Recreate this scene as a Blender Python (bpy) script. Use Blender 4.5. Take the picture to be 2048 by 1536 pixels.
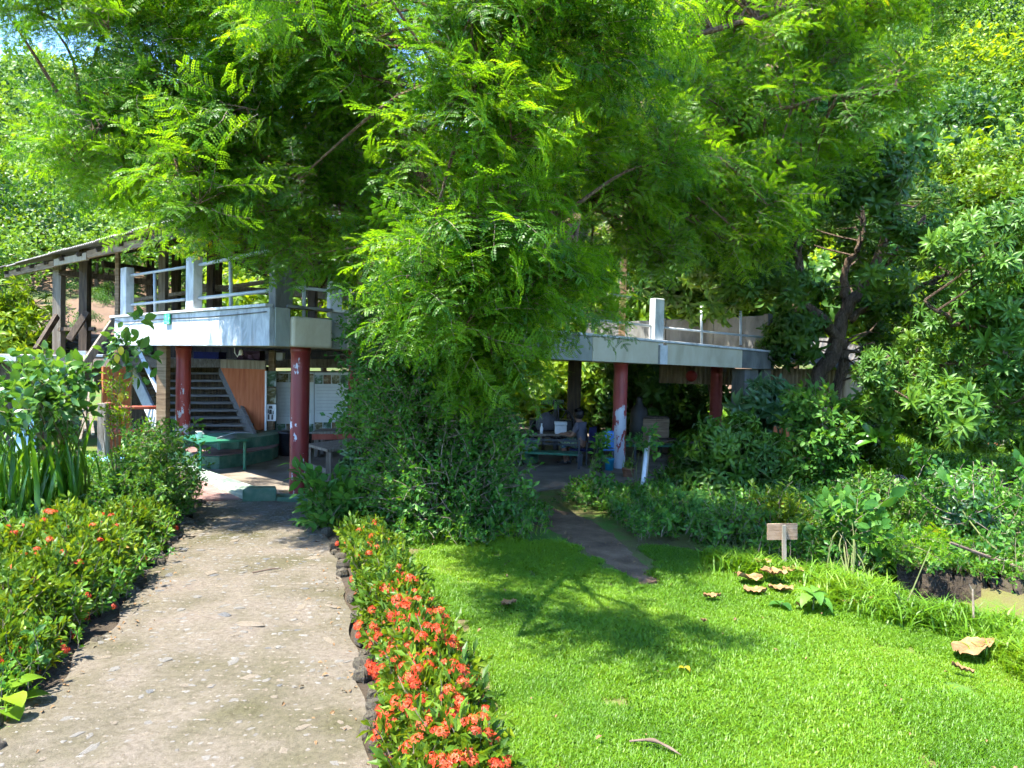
import bpy, math
import numpy as np
from mathutils import Vector, Matrix, Euler

R = math.radians
rng = np.random.default_rng(11)
for o in list(bpy.data.objects):
    bpy.data.objects.remove(o)
scene = bpy.context.scene
col = scene.collection

# ------------------------------------------------------------------ camera, sky, sun, exposure
U = 1.235                      # metres per drawing unit (everything below is drawn in units)
EYE = 1.7
PITCH, ROLL, FPX = 1.76, 1.36, 1500.0
cam_d = bpy.data.cameras.new('camera')
cam_d.sensor_width = 36.0
cam_d.lens = FPX / 2048 * 36
cam_d.clip_start, cam_d.clip_end = 0.05, 3000
cam = bpy.data.objects.new('camera', cam_d)
col.objects.link(cam)
CM = Matrix.Rotation(R(90 - PITCH), 3, 'X') @ Matrix.Rotation(R(ROLL), 3, 'Z')
cam.matrix_world = Matrix.Translation((0, 0, EYE * U)) @ CM.to_4x4()
scene.camera = cam

SUN_AZ = Vector((-0.84, -0.46)).normalized()      # horizontal direction towards the sun
SUN_EL = 66.0
world = bpy.data.worlds.new('World')
scene.world = world
world.use_nodes = True
wn = world.node_tree.nodes
bg = wn['Background']
sky = wn.new('ShaderNodeTexSky')
sky.sky_type = 'NISHITA'
sky.sun_disc = False
sky.sun_elevation = R(SUN_EL)
sky.sun_rotation = math.atan2(SUN_AZ.x, SUN_AZ.y)
sky.altitude = 2800
sky.air_density, sky.dust_density, sky.ozone_density = 1.0, 0.0, 6.5
world.node_tree.links.new(sky.outputs[0], bg.inputs['Color'])
bg.inputs['Strength'].default_value = 0.15
sun_d = bpy.data.lights.new('sun', 'SUN')
sun_d.energy = 3.5
sun_d.angle = R(0.5)
sun_d.color = (1.0, 0.95, 0.86)
sun = bpy.data.objects.new('sun', sun_d)
col.objects.link(sun)
sdir = Vector((SUN_AZ.x * math.cos(R(SUN_EL)), SUN_AZ.y * math.cos(R(SUN_EL)), math.sin(R(SUN_EL))))
sun.rotation_euler = sdir.to_track_quat('Z', 'Y').to_euler()
sun.location = sdir * 60
vs = scene.view_settings
vs.view_transform, vs.look, vs.gamma, vs.use_curve_mapping = 'Standard', 'None', 1.0, False
vs.exposure = 2.78
scene.cycles.max_bounces = 4
scene.cycles.diffuse_bounces = 3
scene.cycles.debug_use_spatial_splits = True
scene.cycles.glossy_bounces = 2
scene.cycles.transmission_bounces = 3
scene.cycles.transparent_max_bounces = 4
scene.cycles.adaptive_threshold = 0.02
scene.cycles.adaptive_min_samples = 12
scene.cycles.sample_clamp_indirect = 6.0

# ------------------------------------------------------------------ measuring helpers (photo pixel + distance -> place)
def pix(px, py, d):
    v = CM @ Vector(((px - 1024) / FPX, -(py - 768) / FPX, -1.0))
    v = v * (d / v.y)
    return np.array((v.x, v.y, v.z + EYE))
def gnd(px, py, z=0.0):
    v = CM @ Vector(((px - 1024) / FPX, -(py - 768) / FPX, -1.0))
    v = v * ((z - EYE) / v.z)
    return np.array((v.x, v.y, z))
A = lambda *a: np.array(a, float)
def nrm(v):
    v = np.asarray(v, float)
    return v / (np.linalg.norm(v) + 1e-12)

# ------------------------------------------------------------------ mesh collector
class MB:
    def __init__(s):
        s.v, s.f, s.m, s.t = [], [], [], []
    def add(s, vs, fs, mi=0, tint=0.5):
        b = len(s.v)
        s.v.extend([tuple(map(float, p)) for p in vs])
        s.t.extend([tint] * len(vs))
        for q in fs:
            s.f.append(tuple(b + i for i in q)); s.m.append(mi)
        return s
    def quad(s, a, b, c, d, mi=0, tint=.5):
        return s.add([a, b, c, d], [(0, 1, 2, 3)], mi, tint)
    def box(s, c, size, rot=None, mi=0):
        c = np.asarray(c, float); h = np.asarray(size, float) / 2
        M = np.eye(3) if rot is None else np.asarray(rot)
        vs = [c + M @ (h * A(x, y, z)) for z in (-1, 1) for x, y in ((-1, -1), (1, -1), (1, 1), (-1, 1))]
        return s.add(vs, [(3, 2, 1, 0), (4, 5, 6, 7), (0, 1, 5, 4), (1, 2, 6, 5), (2, 3, 7, 6), (3, 0, 4, 7)], mi)
    def beam(s, p0, p1, w, h, up=(0, 0, 1), mi=0):
        p0, p1 = np.asarray(p0, float), np.asarray(p1, float)
        x = nrm(p1 - p0); up = np.asarray(up, float)
        if abs(x @ up) > .98: up = A(1, 0, 0) if abs(x[0]) < .9 else A(0, 1, 0)
        y = nrm(np.cross(up, x)); z = np.cross(x, y)
        return s.box((p0 + p1) / 2, (np.linalg.norm(p1 - p0), w, h), np.stack([x, y, z], 1), mi)
    def tube(s, pts, rad, n=8, mi=0, cap=True, tint=.5):
        pts = [np.asarray(p, float) for p in pts]
        if np.isscalar(rad): rad = [rad] * len(pts)
        vs, fs = [], []
        ref = A(0.31, 0.23, 0.92)
        for i, p in enumerate(pts):
            d = nrm(pts[min(i + 1, len(pts) - 1)] - pts[max(i - 1, 0)])
            a = np.cross(d, ref)
            if np.linalg.norm(a) < .15: a = np.cross(d, A(1, 0, 0))
            a = nrm(a); b = np.cross(d, a)
            for k in range(n):
                th = 2 * math.pi * k / n
                vs.append(p + rad[i] * (math.cos(th) * a + math.sin(th) * b))
        for i in range(len(pts) - 1):
            for k in range(n):
                k2 = (k + 1) % n
                fs.append((i * n + k, i * n + k2, (i + 1) * n + k2, (i + 1) * n + k))
        if cap:
            fs.append(tuple(range(n - 1, -1, -1))); fs.append(tuple((len(pts) - 1) * n + k for k in range(n)))
        return s.add(vs, fs, mi, tint)
    def prism(s, poly, z0, z1, mi=0):
        n = len(poly)
        z0 = [z0] * n if np.isscalar(z0) else z0
        z1 = [z1] * n if np.isscalar(z1) else z1
        ar = sum(poly[i][0] * poly[(i + 1) % n][1] - poly[(i + 1) % n][0] * poly[i][1] for i in range(n))
        if ar < 0:
            poly, z0, z1 = poly[::-1], z0[::-1], z1[::-1]
        vs = [(poly[i][0], poly[i][1], z0[i]) for i in range(n)] + [(poly[i][0], poly[i][1], z1[i]) for i in range(n)]
        fs = [tuple(range(n - 1, -1, -1)), tuple(range(n, 2 * n))] + [(i, (i + 1) % n, n + (i + 1) % n, n + i) for i in range(n)]
        return s.add(vs, fs, mi)
    def lathe(s, c, prof, n=16, mi=0):
        c = np.asarray(c, float); vs, fs = [], []
        for r, z in prof:
            for k in range(n):
                th = 2 * math.pi * k / n
                vs.append(c + A(r * math.cos(th), r * math.sin(th), z))
        for i in range(len(prof) - 1):
            for k in range(n):
                k2 = (k + 1) % n
                fs.append((i * n + k, i * n + k2, (i + 1) * n + k2, (i + 1) * n + k))
        fs.append(tuple(range(n - 1, -1, -1))); fs.append(tuple((len(prof) - 1) * n + k for k in range(n)))
        return s.add(vs, fs, mi)
    def leaf(s, base, d, up, L, W, droop=.3, n=3, fold=.25, tint=.5, mi=0, prof=None):
        base = np.asarray(base, float); d = nrm(d); up = np.asarray(up, float)
        side = nrm(np.cross(d, up)); nn = np.cross(side, d)
        if prof is None: prof = [math.sin(math.pi * (0.06 + .9 * (i / n) ** .85)) for i in range(n + 1)]
        vs, fs = [], []
        p = base.copy(); ang = 0.0
        for i in range(n + 1):
            w = W / 2 * prof[i]
            dd = d * math.cos(ang) - nn * math.sin(ang); uu = nn * math.cos(ang) + d * math.sin(ang)
            vs += [p - side * w + uu * w * fold, p, p + side * w + uu * w * fold]
            p = p + dd * (L / n); ang += droop / n * 2
        for i in range(n):
            a = i * 3
            fs += [(a, a + 1, a + 4, a + 3), (a + 1, a + 2, a + 5, a + 4)]
        return s.add(vs, fs, mi, tint)
    def mesh(s, name, mats, origin=(0, 0, 0), smooth=False):
        me = bpy.data.meshes.new(name)
        v = (np.array(s.v, float).reshape(-1, 3) - np.asarray(origin, float)) * U
        me.from_pydata(v.tolist(), [], s.f)
        if not isinstance(mats, (list, tuple)): mats = [mats]
        for m in mats: me.materials.append(m)
        if any(s.m): me.polygons.foreach_set('material_index', s.m)
        a = me.attributes.new('tint', 'FLOAT', 'POINT'); a.data.foreach_set('value', np.array(s.t, np.float32))
        if smooth: me.polygons.foreach_set('use_smooth', [True] * len(s.f))
        me.update()
        return me

def tag(o, label=None, cat=None, group=None, kind=None):
    for k, val in (('label', label), ('category', cat), ('group', group), ('kind', kind)):
        if val: o[k] = val
    return o
ORI = {}
def thing(name, label, cat, loc, group=None):
    o = bpy.data.objects.new(name, None)
    o.empty_display_size = .1
    col.objects.link(o)
    o.location = tuple(np.asarray(loc, float) * U)
    ORI[o.name] = np.asarray(loc, float)
    return tag(o, label, cat, group)
def link(name, me, parent=None, loc=None, rot=None, scl=None):
    o = bpy.data.objects.new(name, me)
    col.objects.link(o)
    if parent is not None: o.parent = parent
    if loc is not None: o.location = tuple(np.asarray(loc, float) * U)
    if rot is not None: o.rotation_euler = rot
    if scl is not None: o.scale = scl if not np.isscalar(scl) else (scl,) * 3
    return o
def org(parent):
    while parent is not None:
        if parent.name in ORI: return ORI[parent.name]
        parent = parent.parent
    return A(0, 0, 0)
def part(name, mb, mat, parent=None, smooth=False, bevel=0):
    o = link(name, mb.mesh(name, mat, org(parent), smooth), parent)
    if bevel:
        m = o.modifiers.new('bevel', 'BEVEL'); m.width = bevel * U; m.segments = 2; m.limit_method = 'ANGLE'
    return o
def single(name, mb, mat, label, cat, group=None, smooth=False, bevel=0):
    v = np.array(mb.v); c = A(v[:, 0].mean(), v[:, 1].mean(), v[:, 2].min())
    o = link(name, mb.mesh(name, mat, c, smooth), None, c)
    if bevel:
        m = o.modifiers.new('bevel', 'BEVEL'); m.width = bevel * U; m.segments = 2; m.limit_method = 'ANGLE'
    return tag(o, label, cat, group)

# ------------------------------------------------------------------ materials
def nodes(name):
    m = bpy.data.materials.new(name); m.use_nodes = True
    nt = m.node_tree
    return m, nt, nt.nodes['Principled BSDF'], nt.nodes['Material Output']
def N(nt, typ, **kw):
    n = nt.nodes.new(typ)
    for k, v in kw.items():
        if hasattr(n, k): setattr(n, k, v)
        else: n.inputs[k.replace('_', ' ')].default_value = v
    return n
def c4(c): return (*c, 1.0)
def ramp(nt, fac, stops):
    r = nt.nodes.new('ShaderNodeValToRGB')
    el = r.color_ramp.elements
    while len(el) < len(stops): el.new(.5)
    for e, (p, c) in zip(el, stops): e.position, e.color = p, c4(c)
    nt.links.new(fac, r.inputs[0])
    return r.outputs[0]
def pm(name, stops, scale=4.0, detail=6, rough=.8, bump=.3, bscale=40.0, stretch=None, spec=.3, dist=.01, metal=0.0, warp=0.0):
    """two or more tones over noise, with fine relief"""
    m, nt, b, out = nodes(name)
    tc = nt.nodes.new('ShaderNodeTexCoord')
    mp = nt.nodes.new('ShaderNodeMapping')
    if stretch: mp.inputs['Scale'].default_value = stretch
    nt.links.new(tc.outputs['Object'], mp.inputs[0])
    n = N(nt, 'ShaderNodeTexNoise', Scale=scale, Detail=detail, Roughness=.62, Distortion=warp)
    nt.links.new(mp.outputs[0], n.inputs['Vector'])
    if len(stops[0]) == 3:
        k = len(stops); stops = [(.32 + .36 * i / max(k - 1, 1), s_) for i, s_ in enumerate(stops)]
    nt.links.new(ramp(nt, n.outputs['Fac'], stops), b.inputs['Base Color'])
    b.inputs['Roughness'].default_value = rough
    b.inputs['Specular IOR Level'].default_value = spec
    b.inputs['Metallic'].default_value = metal
    n2 = N(nt, 'ShaderNodeTexNoise', Scale=bscale, Detail=5)
    nt.links.new(mp.outputs[0], n2.inputs['Vector'])
    bp = N(nt, 'ShaderNodeBump', Strength=bump, Distance=dist)
    nt.links.new(n2.outputs['Fac'], bp.inputs['Height'])
    nt.links.new(bp.outputs[0], b.inputs['Normal'])
    return m
def leafmat(name, dark, mid, light, trans=.42, tcol=None, rough=.45, spec=.35, ripe=None, patchy=0, rw=.45):
    m, nt, b, out = nodes(name)
    at = N(nt, 'ShaderNodeAttribute', attribute_name='tint')
    oi = nt.nodes.new('ShaderNodeObjectInfo')
    mx = N(nt, 'ShaderNodeMath', operation='MULTIPLY'); mx.inputs[1].default_value = rw
    nt.links.new(oi.outputs['Random'], mx.inputs[0])
    m2 = N(nt, 'ShaderNodeMath', operation='MULTIPLY_ADD'); m2.inputs[1].default_value = 1 - rw
    nt.links.new(at.outputs['Fac'], m2.inputs[0]); nt.links.new(mx.outputs[0], m2.inputs[2])
    if patchy:                      # tufts that stand together share their tone
        nz = N(nt, 'ShaderNodeTexNoise', Scale=patchy, Detail=3, Roughness=.6); nt.links.new(oi.outputs['Location'], nz.inputs['Vector'])
        mr = N(nt, 'ShaderNodeMapRange'); mr.inputs[1].default_value, mr.inputs[2].default_value, mr.inputs[3].default_value, mr.inputs[4].default_value = .32, .68, -.05, .52
        nt.links.new(nz.outputs['Fac'], mr.inputs[0]); nt.links.new(mr.outputs[0], m2.inputs[2])
    stops = [(.1, dark), (.5, mid), (.88, light)]
    if ripe: stops += [(.955, light), (.985, ripe)]
    c = ramp(nt, m2.outputs[0], stops)
    nt.links.new(c, b.inputs['Base Color'])
    b.inputs['Roughness'].default_value = rough
    b.inputs['Specular IOR Level'].default_value = spec
    tr = nt.nodes.new('ShaderNodeBsdfTranslucent')
    mixc = N(nt, 'ShaderNodeMix', data_type='RGBA', blend_type='MULTIPLY')
    mixc.inputs[0].default_value = 1.0
    nt.links.new(c, mixc.inputs[6]); mixc.inputs[7].default_value = c4(tcol or (1.9, 1.5, .5))
    nt.links.new(mixc.outputs[2], tr.inputs[0])
    ms = nt.nodes.new('ShaderNodeMixShader'); ms.inputs[0].default_value = trans
    nt.links.new(b.outputs[0], ms.inputs[1]); nt.links.new(tr.outputs[0], ms.inputs[2])
    nt.links.new(ms.outputs[0], out.inputs['Surface'])
    return m
def peeling(name, paint, paint2, under, amount, scale=5.0, stretch=(1, 1, .45), lo=None, rough=.5):
    """paint flaking off a pale under-coat; more of it gone low down where LO = (z from, z to) says so"""
    m, nt, b, out = nodes(name)
    tc = nt.nodes.new('ShaderNodeTexCoord'); mp = nt.nodes.new('ShaderNodeMapping')
    mp.inputs['Scale'].default_value = stretch
    nt.links.new(tc.outputs['Object'], mp.inputs[0])
    n = N(nt, 'ShaderNodeTexNoise', Scale=scale, Detail=8, Roughness=.65)
    nt.links.new(mp.outputs[0], n.inputs['Vector'])
    n1 = N(nt, 'ShaderNodeTexNoise', Scale=3.0, Detail=5)
    nt.links.new(mp.outputs[0], n1.inputs['Vector'])
    cp = ramp(nt, n1.outputs['Fac'], [(.3, paint), (.7, paint2)])
    fac = n.outputs['Fac']
    if lo:
        sx = nt.nodes.new('ShaderNodeSeparateXYZ'); nt.links.new(tc.outputs['Object'], sx.inputs[0])
        mr = N(nt, 'ShaderNodeMapRange'); mr.inputs[1].default_value, mr.inputs[2].default_value = lo[0] * U, lo[1] * U
        mr.inputs[3].default_value, mr.inputs[4].default_value = lo[2], -.15
        nt.links.new(sx.outputs[2], mr.inputs[0])
        ad = N(nt, 'ShaderNodeMath', operation='ADD'); nt.links.new(fac, ad.inputs[0]); nt.links.new(mr.outputs[0], ad.inputs[1]); fac = ad.outputs[0]
    rp = nt.nodes.new('ShaderNodeValToRGB'); rp.color_ramp.elements[0].position = 1 - amount; rp.color_ramp.elements[1].position = 1 - amount + .015
    nt.links.new(fac, rp.inputs[0])
    mx = N(nt, 'ShaderNodeMix', data_type='RGBA'); nt.links.new(rp.outputs[0], mx.inputs[0]); nt.links.new(cp, mx.inputs[6])
    nu = ramp(nt, n1.outputs['Fac'], [(.35, tuple(x * .72 for x in under)), (.65, under)])
    nt.links.new(nu, mx.inputs[7])
    nt.links.new(mx.outputs[2], b.inputs['Base Color'])
    b.inputs['Roughness'].default_value = rough
    bp = N(nt, 'ShaderNodeBump', Strength=.5, Distance=.004); bp.invert = True
    nt.links.new(rp.outputs[0], bp.inputs['Height']); nt.links.new(bp.outputs[0], b.inputs['Normal'])
    return m
def streaked(name, c0, c1, c2, scale=2.6, sx=(1.3, 1.3, .55), rough=.7):
    m = pm(name, [c0, c1, c2], scale, 7, rough, .25, 30, sx, warp=.6)
    return m
M = {}
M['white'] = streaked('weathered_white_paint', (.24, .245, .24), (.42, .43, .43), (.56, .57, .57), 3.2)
M['whiteblue'] = streaked('streaked_pale_blue_white_paint', (.17, .185, .19), (.31, .33, .34), (.49, .505, .51), 3.4)  # own paint tone of the near left fascia panel
M['greypanel'] = streaked('grey_green_render', (0.144, 0.158, 0.137), (0.194, 0.209, 0.180), (0.245, 0.252, 0.216))
M['cream'] = streaked('cream_render', (0.331, 0.295, 0.202), (0.403, 0.360, 0.259), (0.446, 0.410, 0.310), 2.0)
M['concrete'] = streaked('old_concrete', (.068, .069, .063), (.115, .116, .107), (.165, .166, .155), 3.0)
M['floor'] = pm('dusty_concrete_floor', [(.085, .068, .048), (.14, .115, .085), (.19, .16, .125)], 1.6, 8, .85, .2, 60)
M['redcol'] = peeling('flaking_maroon_paint', (.15, .012, .012), (.21, .022, .018), (.55, .56, .60), .375, 7.0)
M['redcol_l'] = peeling('flaking_red_paint_low', (.22, .022, .016), (.27, .03, .02), (.5, .52, .57), .375, 9.0, lo=(.55, 1.5, .13))
M['redcol_r'] = peeling('badly_peeled_red_paint', (.20, .022, .018), (.25, .03, .025), (.46, .47, .50), .40, 5.5, lo=(.8, 1.5, .14))
M['red'] = pm('plain_red_paint', [(.17, .02, .016), (.23, .035, .025)], 5, rough=.55)
M['redwood'] = pm('faded_red_timber', [(.25, .05, .03), (.36, .10, .06)], 6, rough=.75, stretch=(1, 1, .3))
M['wood'] = pm('grey_weathered_timber', [(0.094, 0.076, 0.058), (0.173, 0.144, 0.108), (0.238, 0.209, 0.166)], 3.5, 8, .85, .5, 24, (8, 8, 0.360), warp=.5)
M['woodx'] = pm('brown_weathered_timber', [(.10, .062, .035), (.19, .125, .07), (.27, .19, .115)], 3.5, 8, .8, .5, 24, (.6, .6, 6), warp=.5)
M['darkwood'] = pm('dark_timber', [(.025, .018, .013), (.055, .038, .025), (.09, .065, .042)], 4, 7, .8, .4, 30, (5, 5, .5))
M['palewood'] = pm('pale_sawn_timber', [(0.187, 0.144, 0.094), (0.274, 0.223, 0.158), (0.338, 0.288, 0.216)], 4, 7, .8, .35, 30, (6, 6, 0.360))
M['tread'] = pm('worn_stair_timber', [(0.079, 0.076, 0.072), (0.137, 0.130, 0.119), (0.194, 0.180, 0.158)], 5, 7, .75, .4, 30, (0.432, 5, 5))
M['orange'] = pm('orange_red_board', [(.34, .085, .03), (.44, .125, .045), (.50, .16, .065)], 5, 7, .7, .3, 30, (5, 5, .4))
M['green'] = pm('worn_green_paint', [(.035, .085, .05), (.06, .14, .085), (.12, .18, .12)], 5, 7, .5, .3, 30)
M['tealgreen'] = pm('green_bench_paint', [(.015, .10, .055), (.025, .16, .09)], 4, rough=.4, spec=.5)
M['palegreen'] = pm('faded_green_cement', [(0.144, 0.194, 0.144), (0.230, 0.288, 0.223), (0.302, 0.338, 0.274)], 3, 8, .8, .3, 50)
M['redfloor'] = pm('faded_red_cement', [(0.115, 0.065, 0.054), (0.187, 0.108, 0.094), (0.238, 0.158, 0.137)], 3, 8, .8, .3, 50)
M['tin'] = pm('dull_galvanised_sheet', [(.055, .052, .048), (.095, .09, .085), (.15, .145, .135)], 1.7, 8, .7, .2, 20, spec=.3)
M['tinpale'] = pm('pale_galvanised_sheet', [(.14, .135, .125), (.22, .215, .20), (.30, .29, .275)], 1.7, 8, .7, .2, 20, spec=.3)
M['rust'] = pm('rusty_sheet', [(.12, .045, .02), (.22, .09, .045), (.24, .20, .17)], 2.4, 8, .75, .3, 20)
M['tanboard'] = pm('tan_ribbed_sheet', [(0.140, 0.101, 0.059), (0.196, 0.143, 0.084), (0.231, 0.175, 0.112)], 2.2, 7, .7, .2, 20, (1, 1, 0.210))
M['steel'] = pm('galvanised_pipe', [(0.274, 0.302, 0.317), (0.374, 0.403, 0.418)], 8, rough=.45, spec=.5, bump=.1)
M['darksteel'] = pm('dark_painted_steel', [(.012, .016, .022), (.03, .036, .045)], 8, rough=.45, spec=.5)
M['blackiron'] = pm('black_oily_iron', [(.008, .008, .008), (.022, .02, .018)], 9, rough=.5, spec=.4)
M['bark'] = pm('brown_bark', [(.045, .028, .016), (.095, .062, .038), (.17, .125, .085)], 6, 9, .95, 1.0, 26, (5, 5, 1), dist=.03, warp=.8)
M['barkr'] = pm('red_brown_bark', [(.06, .033, .018), (.13, .075, .042), (.22, .145, .09)], 5, 9, .95, 1.0, 26, (4, 4, 1), dist=.03, warp=.8)
M['twig'] = pm('pale_twig', [(.13, .10, .07), (.26, .21, .15)], 20, rough=.9)
M['stem'] = pm('green_stem', [(.07, .09, .025), (.13, .15, .05)], 12, rough=.7)
M['bluedoor'] = pm('pale_blue_door', [(.32, .45, .52), (.42, .55, .62)], 3, rough=.6, stretch=(3, 3, .3))
M['blueplastic'] = pm('blue_plastic', [(.01, .10, .30), (.015, .14, .38)], 4, rough=.35, spec=.5, bump=.05)
M['tarp'] = pm('blue_tarpaulin', [(.03, .22, .42), (.12, .36, .55), (.3, .5, .62)], 5, rough=.5)
M['navy'] = pm('navy_fabric', [(.008, .008, .04), (.014, .014, .07)], 12, rough=.85)
M['greycloth'] = pm('grey_shirt_cloth', [(.07, .07, .085), (.10, .10, .12)], 14, rough=.9, bump=.5)
M['skin'] = pm('brown_skin', [(.20, .105, .065), (.25, .135, .085)], 9, rough=.6, bump=.1)
M['hair'] = pm('black_hair', [(.006, .005, .005), (.016, .013, .012)], 40, rough=.5, stretch=(1, 1, .2))
M['patterned'] = pm('patterned_cloth', [(.33, (.015, .02, .05)), (.46, (.05, .12, .18)), (.54, (.30, .38, .10)), (.6, (.02, .03, .07))], 16, 3, .85, .3)
M['offwhite'] = pm('dirty_white_plastic', [(.50, .52, .53), (.64, .65, .65)], 6, rough=.5)
M['paper'] = pm('white_paper', [(.66, .67, .66), (.78, .78, .77)], 6, rough=.9, bump=.05)
M['black'] = pm('black_plastic', [(.006, .006, .008), (.016, .016, .02)], 8, rough=.35, spec=.5)
M['blackbag'] = pm('black_plastic_sack', [(.006, .007, .012), (.02, .023, .035)], 8, rough=.25, spec=.6, bump=1.0, bscale=14, dist=.05)
M['terra'] = pm('terracotta', [(.17, .075, .04), (.27, .13, .075), (.31, .19, .12)], 6, 7, .85)
M['purple'] = pm('purple_plastic', [(.035, .008, .03), (.06, .013, .05)], 4, rough=.5)
M['yellow'] = pm('yellow_leaf_plastic', [(.60, .38, .02), (.75, .52, .05)], 5, rough=.6)
M['signgreen'] = pm('green_sticker', [(.42, (.015, .30, .13)), (.52, (.03, .42, .22)), (.60, (.25, .55, .36))], 20, 3, .5, .05)
M['redpaint'] = pm('red_lantern', [(.20, .015, .012), (.28, .03, .02)], 5, rough=.5)
M['earthwall'] = pm('dark_moss_and_shade_earth', [(.014, .011, .007), (.042, .031, .02), (.055, .055, .022)], 4, 8, .95, 1.0, 18, dist=.05)  # mossy earth; on the ditch bank its dark tone also stands for shade
M['soil'] = pm('brown_soil', [(.06, .036, .018), (.115, .070, .038), (.17, .110, .065)], 2.5, 9, .95, .8, 40, dist=.02)
M['humus'] = pm('dark_bed_soil', [(.022, .016, .010), (.045, .033, .021), (.07, .053, .035)], 3, 9, .95, .9, 40, dist=.02)
M['stone'] = pm('pale_path_stone', [(0.076, 0.070, 0.058), (0.121, 0.112, 0.097), (0.161, 0.148, 0.128)], 9, 7, .85, .5, 50)
M['stone2'] = pm('ochre_path_stone', [(0.090, 0.070, 0.045), (0.135, 0.110, 0.079), (0.166, 0.144, 0.112)], 9, 7, .85, .5, 50)
M['stone3'] = pm('grey_path_stone', [(0.049, 0.049, 0.049), (0.081, 0.081, 0.079), (0.112, 0.110, 0.105)], 9, 7, .85, .5, 50)
M['kerb'] = pm('dark_mossy_edging', [(0.044, 0.037, 0.027), (0.094, 0.077, 0.056), (0.138, 0.131, 0.075)], 6, 8, .95, .8, 30, dist=.02)
M['dryleaf'] = pm('dry_brown_leaf', [(.13, .06, .022), (.23, .125, .05), (.32, .195, .09)], 7, 6, .75, .5, 30)
M['litter'] = pm('brown_litter_leaf', [(.10, .055, .022), (.17, .10, .045), (.23, .15, .075)], 9, 5, .85, .4, 30)
M['stick'] = pm('grey_fallen_wood', [(0.084, 0.057, 0.039), (0.150, 0.108, 0.078)], 9, 7, .9, .6, 30)
M['water'] = None
def water_mat():
    m, nt, b, out = nodes('muddy_water')
    b.inputs['Base Color'].default_value = c4((.05, .031, .018)); b.inputs['Roughness'].default_value = .4; b.inputs['Specular IOR Level'].default_value = .15
    n = N(nt, 'ShaderNodeTexNoise', Scale=9, Detail=3); bp = N(nt, 'ShaderNodeBump', Strength=.12, Distance=.02)
    nt.links.new(n.outputs['Fac'], bp.inputs['Height']); nt.links.new(bp.outputs[0], b.inputs['Normal'])
    return m
M['water'] = water_mat()
# leaves
G1 = lambda *a: a
M['tam'] = leafmat('feathery_tree_leaf', (.026, .095, .010), (.080, .205, .012), (.165, .33, .016), .58, (1.75, 1.45, .35), ripe=(.30, .26, .02))
M['bushleaf'] = leafmat('small_dark_bush_leaf', (.017, .085, .010), (.045, .150, .014), (.10, .24, .020), .40)
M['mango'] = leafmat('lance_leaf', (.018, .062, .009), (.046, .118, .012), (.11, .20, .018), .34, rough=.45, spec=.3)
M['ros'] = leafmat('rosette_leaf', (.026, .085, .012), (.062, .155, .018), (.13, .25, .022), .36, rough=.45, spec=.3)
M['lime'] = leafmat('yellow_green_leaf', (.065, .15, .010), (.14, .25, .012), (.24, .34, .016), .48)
M['bgleaf'] = leafmat('mid_green_leaf', (.022, .085, .015), (.055, .15, .018), (.11, .22, .02), .40)
M['grass'] = leafmat('lawn_grass_blade', (.056, .150, .005), (.108, .240, .007), (.185, .31, .012), .42, (1.5, 1.25, .35), ripe=(.34, .31, .11), patchy=.9)
M['lily'] = leafmat('strap_leaf', (.025, .10, .010), (.06, .175, .012), (.13, .26, .018), .42, rough=.3, spec=.5)
M['ixleaf'] = leafmat('ixora_leaf', (.035, .085, .008), (.085, .165, .010), (.18, .25, .014), .36, rough=.45, spec=.25, ripe=(.30, .12, .02))
M['weed'] = leafmat('weed_leaf', (.025, .10, .016), (.06, .18, .018), (.13, .27, .03), .40)
M['bigleaf'] = leafmat('broad_leaf', (.03, .11, .02), (.06, .17, .022), (.12, .25, .035), .38, rough=.5, spec=.22)
M['bluegreen'] = leafmat('blue_green_leaf', (.02, .075, .03), (.045, .12, .045), (.09, .18, .06), .30, rough=.35, spec=.5)
M['farleaf'] = leafmat('hill_tree_leaf', (.020, .065, .014), (.055, .14, .018), (.13, .23, .028), .40, (1.5, 1.4, .5), rw=.8)
M['flower'] = leafmat('orange_red_petal', (.42, .035, .012), (.60, .075, .022), (.70, .15, .06), .35, (1.3, 1.0, .9))
M['yleaf'] = leafmat('yellowing_leaf', (.42, .30, .01), (.55, .42, .02), (.65, .5, .03), .35, (1.2, 1.1, .8))
M['whiteflower'] = leafmat('white_petal', (.6, .6, .58), (.7, .7, .68), (.78, .78, .76), .2, (1, 1, 1))

# ------------------------------------------------------------------ leaf sprays and how they are spread through crowns
def src(mb, name, mats):
    return bpy.data.objects.new(name, mb.mesh(name, mats))
def rv(s=1.0): return rng.normal(0, s, 3)
def pinnate(mb, base, d, up, L, npair=6, droop=.9, lw=.0205, ll=.0225):
    d = nrm(d); side = nrm(np.cross(d, up)); nn = np.cross(side, d)
    p = np.array(base, float); t = rng.random(); ang = -.25
    for i in range(npair):
        dd = d * math.cos(ang) - nn * math.sin(ang); uu = nn * math.cos(ang) + d * math.sin(ang)
        k = .55 + .45 * math.sin(math.pi * (i + .8) / (npair + .6))
        for s_ in (-1, 1):
            a = p; ax = nrm(side * s_ + dd * .38 - uu * .12); w = dd * lw
            tip = a + ax * ll * k
            mb.quad(a - w * .25, a + ax * ll * k * .5 - w * .55, tip, a + ax * ll * k * .5 + w * .6, 0, min(1, max(0, t + rng.normal(0, .06))))
        p = p + dd * (L / npair); ang += droop / npair
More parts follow.
